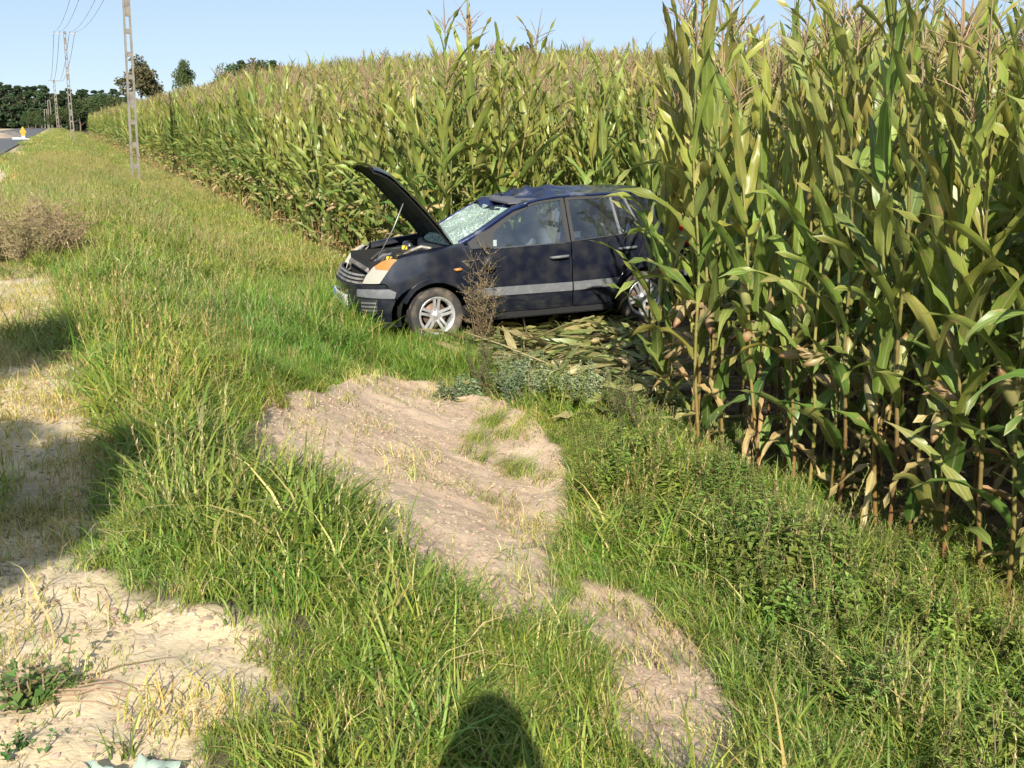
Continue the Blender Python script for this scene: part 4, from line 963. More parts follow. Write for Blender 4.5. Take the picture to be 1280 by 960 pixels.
for k, P in enumerate(([(1.72, .30, .80), (1.62, .32, .88), (1.52, .22, .90), (1.46, .08, .88)], [(1.72, -.3, .82), (1.60, -.34, .90), (1.42, -.36, .93), (1.28, -.30, .93)], [(1.14, .3, .98), (1.24, .22, 1.0), (1.38, .24, .96), (1.50, .34, .91)], [(1.75, .05, .84), (1.65, .02, .90), (1.5, -.02, .92)], [(1.68, .48, .86), (1.5, .56, .93), (1.3, .58, .95), (1.15, .56, .99)])):
    Q = [Vector(P[0])]
    for a, b in zip(P[:-1], P[1:]): Q += [Vector(a).lerp(Vector(b), t) for t in (.33, .67, 1)]
    mb = MB(); mb.tube(Q, [.024, .022, .020, .016, .010][k], 8); mb.build('hose', (M['black'], M['black'], M['aluminium'], M['grey'], M['black'])[k], bay, smooth=True)
# wheels
def wheel(x, s, steer=0):
    w = MB(); w.lathe([(.205, -.085), (.192, -.07), (.178, -.03), (.172, .05), (.190, .078), (.203, .088), (.210, .086), (.212, .078), (.196, .066), (.185, .04), (.19, -.06), (.21, -.085)], 44, 'y', closed=True)
    o = w.build('wheel', M['alloy'], car, smooth=True); o.location = (x, s * .71, .305); o.rotation_euler = (0, R(11 + 40 * (x > 0)), R(steer + (0 if s > 0 else 180)))
    t = MB(); t.lathe([(.205, -.085), (.235, -.098), (.275, -.100), (.296, -.092), (.305, -.07), (.307, -.036), (.299, -.033), (.299, -.027), (.308, -.024), (.308, .024), (.299, .027), (.299, .033), (.307, .036), (.305, .07), (.296, .092), (.275, .100), (.235, .098), (.207, .085)], 56, 'y'); t.build('tyre', M['rubber'], o, smooth=True)
    d = MB(); d.lathe([(0, .0), (.135, .0), (.14, -.012), (.0, -.012)], 30, 'y'); d.build('brake_disc', M['disc'], o, smooth=True)
    h = MB(); h.lathe([(0, .066), (.026, .064), (.032, .058), (.058, .050), (.062, .04), (.062, .0)], 24, 'y'); h.build('hub', M['alloy'], o, smooth=True)
    for k in range(5):
        a0 = 2 * math.pi * k / 5; sp = MB()
        for e in (-1, 1):
            V = []
            for r, off, hw, y in ((.045, .020, .019, .052), (.10, .022, .0155, .062), (.155, .025, .0145, .070), (.192, .029, .017, .072)):
                for dy, ww in ((0, .8), (-.010, 1.1), (-.030, 1.0)):
                    for q_ in (-1, 1): V.append((r, y + dy, e * off + q_ * hw * ww))
            Fc = []
            for i in range(3):
                b = i * 6; n_ = b + 6
                Fc += [(b, b + 1, n_ + 1, n_), (b, n_, n_ + 2, b + 2), (b + 2, n_ + 2, n_ + 4, b + 4), (b + 1, b + 3, n_ + 3, n_ + 1), (b + 3, b + 5, n_ + 5, n_ + 3), (b + 4, n_ + 4, n_ + 5, b + 5)]
            Fc += [(0, 2, 3, 1), (2, 4, 5, 3), (18, 19, 21, 20), (20, 21, 23, 22)]
            ca, sa = math.cos(a0), math.sin(a0); sp.add([(v[0] * ca - v[2] * sa, v[1], v[0] * sa + v[2] * ca) for v in V], Fc)
        sp.build('spoke', M['alloy'], o)
for x in (1.2425, -1.2425):
    for s in (1, -1): wheel(x, s, 6 if x > 0 else 0)
# mirror hanging off its broken mount, side repeater
mb = MB(); mb.tube([(.70, .80, 1.03), (.685, .845, .99), (.66, .87, .93)], [.012, .008, .008], 6); P = [(.66, .875, .93), (.655, .885, .90), (.65, .89, .85), (.645, .89, .80), (.645, .885, .77)]
mb.tube(P, [.035, .062, .075, .066, .03], 12, flat=.62); mr_ = mb.build('door_mirror', M['black'], fdl, smooth=True)
mb = MB(); mb.tube([(.632, .93, .85), (.630, .936, .85)], [.058, .055], 14); mb.build('mirror_glass', M['mirrorglass'], mr_)
pair('mirror_mount', [(.83, 1.008), (.845, 1.068), (.60, 1.205), (.60, 1.012)], M['black'], (fdl, fdr), depth=.012, lift=.006)
p = body(.985, .80); mb = MB(); mb.tube([(p.x + .05, p.y - .004, .80), (p.x + .03, p.y + .016, .80), (p.x - .02, p.y + .018, .802), (p.x - .05, p.y - .004, .80)], [.008, .018, .018, .006], 8); mb.build('side_indicator', M['amber'], fl, smooth=True)
# interior
def seat(x, y, w=.48):
    mb = MB(); mb.box((x + .05, y, .58), (.50, w, .16)); mb.box((x - .24, y, .88), (.13, w, .56), (0, R(-14), 0)); o = mb.build('seat', M['seat'], car, bevel=.045)
    for f in o.data.polygons: f.use_smooth = True
    mb = MB(); mb.box((x - .335, y, 1.27), (.09, .27, .19), (0, R(-12), 0)); h_ = mb.build('head_restraint', M['seat'], o, bevel=.035)
    mb = MB(); mb.tube([(x - .31, y - .05, 1.12), (x - .33, y - .05, 1.22)], .007, 5); mb.tube([(x - .31, y + .05, 1.12), (x - .33, y + .05, 1.22)], .007, 5); mb.build('restraint_post', M['steel'], o)
seat(.05, .37); seat(.05, -.37); seat(-.80, .36, .62); seat(-.80, -.36, .62)
mb = MB(); mb.box((.80, 0, .90), (.36, 1.38, .26)); db = mb.build('dashboard', M['black'], car, bevel=.05)
mb = MB(); mb.lathe([(.172, -.013), (.186, -.009), (.190, 0), (.186, .009), (.172, .013), (.166, 0)], 28, 'y', closed=True); mb.box((0, 0, 0), (.33, .02, .05)); mb.box((0, 0, -.09), (.05, .02, .16)); o = mb.build('steering_wheel', M['black'], car, smooth=False); o.location = (.56, .37, .98); o.rotation_euler = (0, R(-25), R(90))
for k, (x, y, z, a, m_) in enumerate(((.62, .62, 1.045, 20, 'paper'), (.52, .60, 1.03, -15, 'paper'), (-.44, .705, 1.075, 0, 'paper'))):
    mb = MB(); mb.box((x, y, z), (.10, .012, .07), (R(-18), 0, R(a))); mb.build('paper_slip', M[m_], car)

# ------------------------------------------------------------------ things round the car
def at_ground(px_, py_): x, y = ground_at(px_, py_); return (x, y, zt(x, y))
def strew(seed, n, spread, h, twig, cols, curl=0.):
    """wiry dry weed: branching stems with curled twigs"""
    rng = random.Random(seed); mb = MB()
    for s in range(n):
        az = rng.uniform(0, 6.28); tl = rng.uniform(.05, spread); d = Vector((math.cos(az) * math.sin(tl), math.sin(az) * math.sin(tl), math.cos(tl))); p = Vector((rng.gauss(0, .05), rng.gauss(0, .05), -.02)); P = [p.copy()]; H_ = h * rng.uniform(.55, 1.1)
        for k in range(6):
            d = (d + Vector((rng.gauss(0, .13), rng.gauss(0, .13), .03))).normalized(); p = p + d * H_ / 6; P.append(p.copy())
            for b in range(twig):
                a = rng.uniform(0, 6.28); e = Vector((math.cos(a), math.sin(a), rng.uniform(.1, 1.0))).normalized(); q = p.copy(); Q = [q.copy()]; l = H_ * rng.uniform(.08, .26)
                for j in range(4): e = (e + Vector((rng.gauss(0, .25), rng.gauss(0, .25), rng.gauss(0, .2) - curl))).normalized(); q = q + e * l / 4; Q.append(q.copy())
                c = rng.choice(cols); mb.tube(Q, [.0026, .0024, .002, .0016, .001], 3, c, cap=False)
                for j in range(5):                      # withered leaves and seed husks
                    o_ = Q[rng.randint(1, 4)]; u_ = Vector((rng.gauss(0, 1), rng.gauss(0, 1), rng.gauss(0, 1))).normalized() * rng.uniform(.008, .022); v_ = Vector((rng.gauss(0, 1), rng.gauss(0, 1), rng.gauss(0, 1))).normalized() * .006
                    mb.add([o_, o_ + u_ * .5 + v_, o_ + u_, o_ + u_ * .5 - v_], [(0, 1, 2, 3)], rng.choice(cols))
        mb.tube(P, [.0045, .004, .0035, .003, .0025, .002, .001], 4, rng.choice(cols), cap=False)
    return mb
BR = [(.17, .12, .07), (.24, .17, .10), (.30, .22, .13), (.13, .10, .06)]
def plant(name, mb, loc, label, cat, mt='dry', group=None, stem=None, rz=0):
    if stem is None:
        o = mb.build(name, M[mt], None, col=True); o.location = loc; o.rotation_euler = (0, 0, rz); return tag(o, label, cat, group)
x_, y_ = ground_at(588, 412); plant('dry_weed', strew(5, 13, .30, .98, 6, BR, -.12), (-.33, 11.75, zt(-.33, 11.75)), 'withered brown weed standing against the front door of the wrecked car', 'weed')
GB = [(.38, .28, .16), (.31, .23, .13), (.44, .33, .19), (.24, .18, .10), (.34, .29, .14)]
for k, (a, b, h, lab) in enumerate(((28, 332, .86, 'large grey-brown dry weed bush at the sandy shoulder'), (78, 322, .74, 'dry grey-brown weed bush leaning into the green verge grass'), (-25, 330, .8, 'dry grey-brown weed bush at the road side of the others'), (55, 300, .7, 'dry grey-brown weed bush behind the large one on the shoulder'))):
    x_, y_ = ground_at(a, b); plant('dry_bush', strew(20 + k, 40, .9, h * .88, 7, GB), (x_, y_, zt(x_, y_)), lab, 'bush', group='dry weed bushes on the shoulder')
MG = [(.20, .27, .12), (.27, .33, .18), (.14, .21, .08), (.33, .37, .24)]
for k, (a, b, h) in enumerate(((640, 505, .45), (668, 496, .42), (700, 500, .34), (728, 505, .36), (655, 480, .36), (560, 496, .16), (585, 494, .15), (745, 492, .3))):
    x_, y_ = ground_at(a, b + 12); plant('mugwort', leafy(40 + k, 11, h * 1.2, .075, .024, MG, (.2, .22, .14), 16, .6, 3), (x_, y_, zt(x_, y_)),
        ['bushy silver-green mugwort between the sand patch and the flattened maize', 'low silvery weed at the far rim of the sand patch'][h < .2], 'weed', 'weed', ['mugwort beside the flattened maize', 'silvery weeds at the sand rim'][h < .2])
DG = [(.07, .10, .03), (.10, .13, .04), (.13, .13, .06), (.16, .13, .08)]
for k, (a, b, h, st_) in enumerate(((595, 492, .5, 9), (625, 510, .5, 9), (770, 530, .5, 8), (800, 548, .55, 8), (610, 470, .45, 8))):
    x_, y_ = ground_at(a, b); plant('bushy_weed', leafy(60 + k, st_, h, .045, .012, DG, (.14, .11, .06), 24, .55, 3), (x_, y_, zt(x_, y_)),
        ['dark green bushy weed behind the sand patch', 'dark bushy weed at the foot of the outermost maize'][k in (2, 3)], 'weed', 'weed', ['dark weeds behind the sand patch', 'dark weeds at the foot of the maize'][k in (2, 3)])
BL = [(.06, .13, .03), (.09, .17, .04), (.13, .19, .05)]
x_, y_ = ground_at(45, 880); plant('ground_weed', leafy(81, 16, .20, .055, .034, BL + [(.22, .17, .08)], (.28, .2, .12), 7, 1.35, 2), (x_, y_, zt(x_, y_)), 'broad-leaved creeping weed with dry stems on the pale sand', 'weed', 'weed')
x_, y_ = ground_at(28, 945); plant('ground_weed', leafy(82, 7, .10, .03, .018, BL, (.2, .17, .1), 6, 1.2, 2), (x_, y_, zt(x_, y_)), 'small creeping weed on the sand beside the crumpled pale sheet', 'weed', 'weed')
# crumbs of earth and scraps of dead grass strewn over the bare sand
def crumbs():
    n0 = 60000; x = RNG.uniform(-3.6, 2.2, n0); y = RNG.uniform(2.2, 9.5, n0); m, l, lit = masks(x, y); w = np.maximum(m, l); ok = (w > .6) & (RNG.random(n0) < smoothstep(.35, .6, fbm(x * 3, y * 3, 91)) * .8 + .1); x, y = x[ok], y[ok]; n = len(x); pr = []
    for k in range(3):
        me = rock_mesh(k + 3, .009); pr.append((me, M['crumb']))
    rg = random.Random(77)
    for k in range(4):
        mb = MB(); P = [(0, 0, .004)]; a = 0
        for j in range(4): a += rg.gauss(0, .35); P.append((P[-1][0] + .022 * math.cos(a), P[-1][1] + .022 * math.sin(a), .004 + .006 * rg.random()))
        mb.tube(P, [.0012, .0016, .0016, .0013, .0008], 3, rg.choice([(.24, .19, .10), (.34, .27, .14), (.20, .18, .09), (.40, .33, .18)]), cap=False); pr.append((mesh('dead_grass', mb.V, mb.F, mb.C), M['dry']))
    scatter('sand_crumbs', np.stack([x, y, zterrain(x, y)], 1), np.stack([RNG.normal(0, .1, n), RNG.normal(0, .1, n), RNG.uniform(0, 6.28, n)], 1), np.where((ci_ := np.where(RNG.random(n) < .35, RNG.integers(3, 7, n), RNG.integers(0, 3, n))) > 2, RNG.uniform(.25, .7, n), RNG.uniform(.3, 1.5, n) ** 1.3), ci_, pr, 'crumbs of earth and scraps of dead grass strewn over the bare sand', 'crumbs')
def rock_mesh(seed, r):
    bm = bmesh.new(); bmesh.ops.create_icosphere(bm, subdivisions=1, radius=r); rg = random.Random(seed)
    for v in bm.verts: v.co *= rg.uniform(.7, 1.2); v.co.z *= .7
    me = bpy.data.meshes.new('crumb'); bm.to_mesh(me); bm.free(); return me
M['crumb'] = mat('earth_crumb', (.36, .27, .19), .95, rand=.3)
crumbs()
# long dry twigs lying on the sand
rng = random.Random(4)
for k in range(7):
    a, b = rng.uniform(20, 170), rng.uniform(845, 905); x_, y_ = ground_at(a, b); az = rng.uniform(-.3, .35); l = rng.uniform(.16, .34); mb = MB(); P = []
    for j in range(6): q_ = l * j / 5; xx, yy = x_ + math.cos(az) * q_, y_ + math.sin(az) * q_ + .01 * math.sin(j); P.append((xx, yy, zt(xx, yy) + .008 + .01 * rng.random()))
    tag(mb_ := (mb.tube(P, [.003, .003, .0026, .002, .0016, .001], 5, (.30, .2, .13)) or mb).build('dry_twig', M['dry'], None, col=True), 'thin dry twig lying on the pale sand beside the creeping weed', 'twig', 'dry twigs on the sand')
# stones and clods
def rock(seed, r):
    bm = bmesh.new(); bmesh.ops.create_icosphere(bm, subdivisions=2, radius=r); rg = random.Random(seed); ax = Vector((rg.uniform(.8, 1.3), rg.uniform(.7, 1.1), rg.uniform(.5, .8)))
    for v in bm.verts: v.co = Vector((v.co.x * ax.x, v.co.y * ax.y, v.co.z * ax.z)) * (1 + .35 * (float(fbm(np.array([v.co.x / r * 1.3 + seed]), np.array([v.co.y / r * 1.3 + v.co.z / r]), seed)[0]) - .5))
    me = bpy.data.meshes.new('stone'); bm.to_mesh(me); bm.free(); return me
for a, b, r, lab in ((658, 585, .055, 'brown earth clod on the sand beside the flattened grass'), (640, 556, .03, 'small earth clod in the flattened grass on the sand'),
                     (212, 777, .013, 'pale pebble at the edge of the grass on the sand'), (222, 768, .011, 'pale pebble at the edge of the grass on the sand'), (168, 706, .012, 'pale pebble at the edge of the grass on the sand'), (175, 712, .010, 'pale pebble at the edge of the grass on the sand'), (240, 780, .012, 'pale pebble at the edge of the grass on the sand')):
    x_, y_ = ground_at(a, b); o = link('clod' if r > .025 else 'pebble', rock(a, r), M['stone'] if r > .025 else M['pebble']); o.location = (x_, y_, zt(x_, y_) + r * .25); tag(o, lab, 'clod' if r > .025 else 'pebble', None if r > .025 else 'pebbles on the shoulder sand')
# crumpled pale sheet at the bottom of the picture
rg = np.random.default_rng(12); mb = MB(); V = []; n_ = 16
for i in range(n_):
    for j in range(n_):
        a, b = i / (n_ - 1) - .5, j / (n_ - 1) - .5; V.append((a * .20 + .02 * math.sin(b * 9), b * .16 + .015 * math.sin(a * 11), .03 + .09 * float(1 - abs(fbm(np.array([a * 4 + 3]), np.array([b * 4]), 15, 2)[0] * 2 - 1)) - .06))
mb.add(V, [(i * n_ + k, i * n_ + k + 1, (i + 1) * n_ + k + 1, (i + 1) * n_ + k) for i in range(n_ - 1) for k in range(n_ - 1)])
x_, y_ = ground_at(165, 992); o = mb.build('crumpled_sheet', M['sheet'], None, smooth=True); o.location = (x_, y_, zt(x_, y_)); o.rotation_euler = (0, 0, .3); tag(o, 'crumpled pale greenish sheet half hidden in the grass on the sand', 'sheet')
# flattened maize between the car and the standing rows
rng = random.Random(9); protos = []
for k in range(10):
    g = leaf_geo(rng, (0, 0, .02), 0, rng.uniform(.5, .85), rng.uniform(.07, .10), R(82), R(rng.uniform(92, 104)), lerp(rng.choice([(.13, .20, .04), (.19, .25, .06), (.30, .27, .10), (.10, .16, .04), (.38, .31, .15), (.22, .25, .07)]), (.3, .28, .12), .2), 7, rng.choice([0, .05, .3]), rng.uniform(-1.2, 1.2), .3)
    protos.append((mesh('fallen_leaf', *g), M['maize']))
mb = MB(); mb.tube([(0, 0, .02), (.5, .02, .03), (1.0, -.01, .03), (1.5, .03, .02)], [.013, .012, .010, .007], 6, (.33, .28, .12)); protos.append((mesh('fallen_stalk', mb.V, mb.F, mb.C), M['maize']))
P_DEB = np.array([ground_at(*p) for p in ((575, 432), (625, 408), (800, 398), (822, 430), (830, 515), (790, 535), (740, 512), (690, 512), (640, 490))])
fx_, fy_ = RNG.uniform(-1.5, 3.5, 7000), RNG.uniform(8, 13.5, 7000); ok = sdist(fx_, fy_, P_DEB) > -.1; fx_, fy_ = fx_[ok][:620], fy_[ok][:620]; n = len(fx_)
fz_ = zterrain(fx_, fy_) + RNG.uniform(0, .05, n)
scatter('flattened_maize', np.stack([fx_, fy_, fz_], 1), np.stack([RNG.normal(0, .35, n), RNG.normal(0, .14, n), RNG.uniform(0, 6.28, n)], 1), RNG.uniform(.55, 1.1, n), np.where(RNG.random(n) < .05, 10, RNG.integers(0, 10, n)), protos,
        'trampled litter of torn maize leaves and stalks lying before the wrecked car', 'maize litter')
for k, (a, b) in enumerate(((700, 470), (725, 480), (768, 428), (783, 468), (690, 412), (655, 440), (668, 498), (745, 440))):
    mb = MB(); az = rng.uniform(0, 6.28); d = Vector((math.cos(az), math.sin(az), .12)); c0 = rng.choice([(.62, .54, .30), (.55, .50, .26), (.60, .48, .26)]); l = rng.uniform(.2, .28)
    mb.tube([d * (l * t) for t in (-.5, -.35, -.1, .2, .4, .55)], [.012, .026, .033, .030, .018, .004], 8, [c0, c0, lerp(c0, (.4, .4, .15), .3), c0, c0, (.35, .22, .1)])
    for j in range(3): mb.add(*leaf_geo(rng, d * (-.4 * l), az + rng.uniform(-.8, .8), .2, .045, R(70), R(105), lerp(c0, (.45, .38, .18), rng.random()), 4, .1))
    x_, y_ = ground_at(a, b); o = mb.build('fallen_maize_ear', M['maize'], None, smooth=True, col=True); o.location = (x_, y_, zt(x_, y_) + .13); tag(o, 'pale husked maize ear lying among the trampled leaves before the car', 'maize ear', 'fallen ears before the car')

# ------------------------------------------------------------------ concrete poles and wires
def pole(H_, w0, w1, arm, label, loc, rz=0, lean=0., rungs=True):
    t = empty('concrete_pole', loc, (0, lean, rz)); tag(t, label, 'utility pole', 'concrete poles along the verge')
    def wd(z): return w0 + (w1 - w0) * z / H_
    for s in (-1, 1):
        mb = MB(); V = []; zs = np.linspace(-.3, H_, 14)
        for z in zs:
            w = wd(z); lw = .26 * w
            for x, y in ((s * w / 2, -.085), (s * (w / 2 - lw), -.085), (s * (w / 2 - lw), .085), (s * w / 2, .085)): V.append((x, y, z))
        mb.add(V, [(i * 4 + k, i * 4 + (k + 1) % 4, i * 4 + 4 + (k + 1) % 4, i * 4 + 4 + k) for i in range(13) for k in range(4)] + [(0, 1, 2, 3), (52, 53, 54, 55)]); mb.build('leg', M['concrete'], t)
    z = .0; k = 0
    while z < H_ and rungs:
        w = wd(z) * .5; hgt = .16 if k % 4 else .55; mb = MB(); mb.box((0, 0, z), (w, .13, hgt)); mb.build('cross_rung', M['concrete'], t); z += .78; k += 1
    mb = MB(); mb.box((0, 0, H_ + .02), (wd(H_), .18, .12)); mb.build('pole_cap', M['concrete'], t)
    if arm:
        mb = MB(); mb.box((0, .10, H_ - .12), (1.9, .06, .08)); a_ = mb.build('crossarm', M['steel'], t)
        for x in (-.88, -.42, .42, .88):
            mb = MB(); mb.lathe([(.01, 0), (.045, .0), (.05, .03), (.03, .05), (.045, .07), (.04, .11), (.0, .13)], 10, 'z', c=(x, .10, H_ - .08)); mb.build('insulator', M['porcelain'], a_, smooth=True)
    return t
def on_ray(px_, d): r = pray(px_, 152); k = d / math.hypot(r[0], r[1]); return r[0] * k, r[1] * k
PDEF = [(164, 43.5, 9.9, .32, .22, True, 'tall concrete lattice pole standing at the grassy edge close to the maize', R(1.2)),
        (89, 112, 10.1, .34, .22, True, 'concrete lattice pole with crossarm, second from the car along the verge', R(.5)),
        (72, 226, 9.6, .5, .36, True, 'concrete pole with crossarm standing before the dark wood', 0),
        (62.5, 262, 6.6, .75, .6, False, 'bare concrete pole without crossarm, taller of two before the wood', R(1)),
        (57.5, 270, 4.9, .8, .65, False, 'short bare concrete pole without crossarm before the wood', R(1))]
tops = []
for a, d, H_, w0, w1, arm, lab, lean in PDEF:
    x_, y_ = on_ray(a, d); z_ = float(zbase(np.array([x_]), np.array([y_]))[0]) if d < 60 else .15
    az = math.atan2(RY, RX) - math.pi / 2
    t = pole(H_, w0, w1, arm, lab, (x_, y_, z_ - .1), az, lean, d < 240); tops.append(Vector((x_ + lean * H_, y_, z_ - .1 + H_ + .05)))
side = Vector((math.cos(az), math.sin(az), 0))
back = tops[0] + Vector((-RX, -RY, 0)) * 55
for i0, i1, sag in ((0, 1, 1.1), (1, 2, 1.6), (-1, 0, .9)):
    A = tops[i0] if i0 >= 0 else back; B = tops[i1]
    for off in (-.88, -.42, .42, .88):
        mb = MB(); P = []
        for k in range(25):
            s_ = k / 24; P.append(A.lerp(B, s_) + side * off - Vector((0, 0, 4 * sag * s_ * (1 - s_))))
        mb.tube(P, .011 if i0 < 1 else .02, 4); tag(mb.build('overhead_wire', M['wire']), ['thin overhead wire slung between the first and second pole', 'thin overhead wire between the second pole and the pole before the wood', 'thin overhead wire running from the first pole back along the road'][(i0, 1, -1).index(i0) if i0 == 1 else (0 if i0 == 0 else 2)], 'wire', 'overhead wires')

# ------------------------------------------------------------------ trees
def crown_geo(seed, kind, n, H_, Rr, cols, leaf=.35):
    rg = np.random.default_rng(seed); mb = MB(); V = []; Fc = []; C = []
    blobs = []
    if kind == 'pine':
        for k in range(34):
            t = rg.random() ** .9; z = H_ * (.10 + .87 * t); r = Rr * (1.05 - t) ** .75 * rg.uniform(.35, 1); a = rg.uniform(0, 6.28); blobs.append((r * math.cos(a), r * math.sin(a), z, Rr * rg.uniform(.22, .42) * (1.15 - .6 * t), .55))
    else:
        for k in range(30):
            a = rg.uniform(0, 6.28); e = rg.uniform(-.5, 1.5); r = Rr * rg.uniform(.25, .85); blobs.append((r * math.cos(a) * math.cos(e), r * math.sin(a) * math.cos(e), H_ * .60 + r * math.sin(e) * H_ * .38 / Rr, Rr * rg.uniform(.24, .42), .85))
    for i in range(n):
        b = blobs[rg.integers(len(blobs))]; d = rg.normal(size=3); d /= np.linalg.norm(d); rr = b[3] * rg.random() ** .4
        p = np.array([b[0] + d[0] * rr, b[1] + d[1] * rr, b[2] + d[2] * rr * b[4]]); u_ = rg.normal(size=3); u_ /= np.linalg.norm(u_); v_ = np.cross(u_, rg.normal(size=3)); v_ /= np.linalg.norm(v_); l = leaf * rg.uniform(.5, 1.2)
        o = len(V); V += [p - u_ * l * .5, p + v_ * l * .3, p + u_ * l * .5, p - v_ * l * .3]; Fc.append((o, o + 1, o + 2, o + 3)); c = cols[rg.integers(len(cols))]; C += [c] * 4
    return mesh('crown', V, Fc, C, smooth=False)
def trunk_geo(seed, H_, r, top=.9):
    rg = random.Random(seed); mb = MB(); P = [Vector((rg.gauss(0, .05), rg.gauss(0, .05), H_ * top * k / 7)) for k in range(8)]; mb.tube(P, [r * (1 - .85 * k / 7) for k in range(8)], 8)
    for k in range(9):
        b = P[2 + k % 5]; a = k * 2.4; l = H_ * rg.uniform(.12, .24); e = b + Vector((math.cos(a) * l, math.sin(a) * l, l * .6)); mb.tube([b, b.lerp(e, .5) + Vector((0, 0, .05 * l)), e], [r * .35, r * .22, r * .06], 5)
    return mesh('trunk', mb.V, mb.F)
PN = [(.035, .062, .026), (.048, .080, .030), (.030, .050, .024), (.065, .085, .036)]; DC = [(.05, .085, .025), (.07, .10, .03), (.09, .10, .035), (.04, .07, .025)]; OL = [(.10, .10, .045), (.13, .11, .05), (.08, .09, .04), (.15, .12, .06)]
TK = {'pine%d' % k: (crown_geo(k, 'pine', 3200, 10, 2.5, PN, .6), trunk_geo(k, 10, .16)) for k in range(3)}
TK.update({'oak%d' % k: (crown_geo(10 + k, 'oak', 4200, 10, 3.6, (DC, OL)[k], .48), trunk_geo(10 + k, 10, .26, .8)) for k in range(2)})
def tree(kind, loc, s, label, group, wide=1.):
    t = empty('pine_tree' if kind.startswith('pine') else 'broadleaf_tree', loc, (0, 0, random.uniform(0, 6.28))); t.scale = (s * wide, s * wide, s); tag(t, label, 'tree', group)
    c, k = TK[kind]; link('crown', c, M['tree'], t); link('trunk', k, M['bark'], t)
rng = random.Random(31)
for k in range(76):                                     # the wood at the end of the road
    a = -110 + k * 3.6 + rng.uniform(-2, 2); d = rng.uniform(285, 345); x_, y_ = on_ray(a, d); s = (1.0 + (.0 if a > 65 else .12)) * rng.uniform(.86, 1.08) * d / 300 
    tree('pine%d' % (k % 3), (x_, y_, -.5), s, 'dark pine in the wood where the road ends', 'pines of the wood at the road end', 1.15)
for k, (a, d, s) in enumerate(((50, 250, .42), (44, 255, .5), (66, 262, .45), (76, 270, .6), (35, 262, .5), (100, 270, .78), (112, 275, .82), (92, 280, .7))):
    x_, y_ = on_ray(a, d); tree('oak0', (x_, y_, -.3), s, 'low green broadleaf tree at the edge of the dark wood', 'broadleaf trees before the wood')
x_, y_ = on_ray(179, 190); tree('oak1', (x_, y_, 1.2), 1.14, 'round olive-green tree behind the first concrete pole, rising over the maize', None)
x_, y_ = on_ray(234, 230); tree('oak0', (x_, y_, 3.2), 1.12, 'small pale-green tree standing alone above the maize skyline', None, .62)
for k, (a, d, s) in enumerate(((120, 265, .80), (133, 260, .86), (146, 240, .74), (128, 280, .9))):
    x_, y_ = on_ray(a, d); tree('oak0', (x_, y_, 0), s, 'dark broadleaf tree between wood and round olive tree', 'broadleaf trees before the wood')
for k, a in enumerate((292, 306, 318, 331, 344, 352, 588, 606, 622, 638, 650, 664, 700)):
    d = 210; x_, y_ = on_ray(a, d); g = float(zbase(np.array([x_]), np.array([y_]))[0]); top = (70 if a < 400 else 90) / F * d + CAMH + rng.uniform(-.9, .7); tree(('oak0', 'pine2', 'oak1')[k % 3], (x_, y_, g), max(.3, (top - g) / 10.), 'treetop just showing over the maize skyline ' + ('left of the tall plants by the bonnet' if a < 400 else 'above the car roof'), 'far trees behind the maize')

# ------------------------------------------------------------------ far end of the road
x_, y_ = on_ray(27.5, 118); t = empty('road_sign', (x_, y_, .62)); t.scale = (.66,) * 3; tag(t, 'orange-yellow warning sign on a post at the far end of the road', 'road sign')
mb = MB(); mb.tube([(0, 0, 0), (0, 0, 1.2)], .04, 8); mb.build('post', M['steel'], t)
mb = MB(); tri = [(-.5, 0), (-.44, -.06), (.44, -.06), (.5, 0), (.06, .80), (-.06, .80)]
V = [(a, -.05, 1.15 + b) for a, b in tri] + [(a, -.03, 1.15 + b) for a, b in tri]; mb.add(V, [tuple(range(6)), tuple(range(11, 5, -1))] + [(i, (i + 1) % 6, 6 + (i + 1) % 6, 6 + i) for i in range(6)]); mb.build('warning_triangle', M['signyellow'], t)
mb = MB(); mb.box((0, -.045, .86), (.62, .02, .40)); mb.build('lower_plate', M['signyellow'], t); mb = MB(); mb.box((0, -.045, .5), (.45, .02, .25)); mb.build('supplementary_plate', M['white'], t)
def heap(name, cxy, rx, ry, h, m, label, cat, seed):
    V = []; n1, n2 = 14, 30
    for i in range(n1 + 1):
        f = i / n1
        for j in range(n2):
            a = 2 * math.pi * j / n2; k = 1 + .25 * (float(vnoise(np.array([math.cos(a) * 2 + seed]), np.array([math.sin(a) * 2]), seed)[0]) - .5); V.append((cxy[0] + rx * f * k * math.cos(a), cxy[1] + ry * f * k * math.sin(a), h * (1 - f * f) ** 1.2 * (1 + .2 * math.sin(a * 3 + seed)) - .05))
    mb = MB(); mb.add(V, [(i * n2 + j, i * n2 + (j + 1) % n2, (i + 1) * n2 + (j + 1) % n2, (i + 1) * n2 + j) for i in range(n1) for j in range(n2)]); o = mb.build(name, m, None, smooth=True); o.location.z = .78; return tag(o, label, cat)
x_, y_ = on_ray(12, 128); heap('gravel_heap', (x_, y_), 2.0, 1.6, .6, M['gravel'], 'low grey gravel heap at the far end of the road', 'gravel heap', 3)
x_, y_ = on_ray(-6, 120); heap('earth_heap', (x_, y_), 2.2, 1.5, .55, M['stone'], 'low brown earth heap beside the gravel heap at the road end', 'earth heap', 5)
for k, (a, w) in enumerate(((20, .9), (26.5, .95), (32.5, .9))):
    x_, y_ = on_ray(a, 112); mb = MB(); mb.box((0, 0, .13), (w, .4, .26), taper=.86); o = mb.build('white_slab', M['white'], None, bevel=.03); o.location = (x_, y_, .72 - .05 * k); tag(o, 'low white concrete slab lying in a row before the warning sign', 'slab', 'white slabs at the road end')

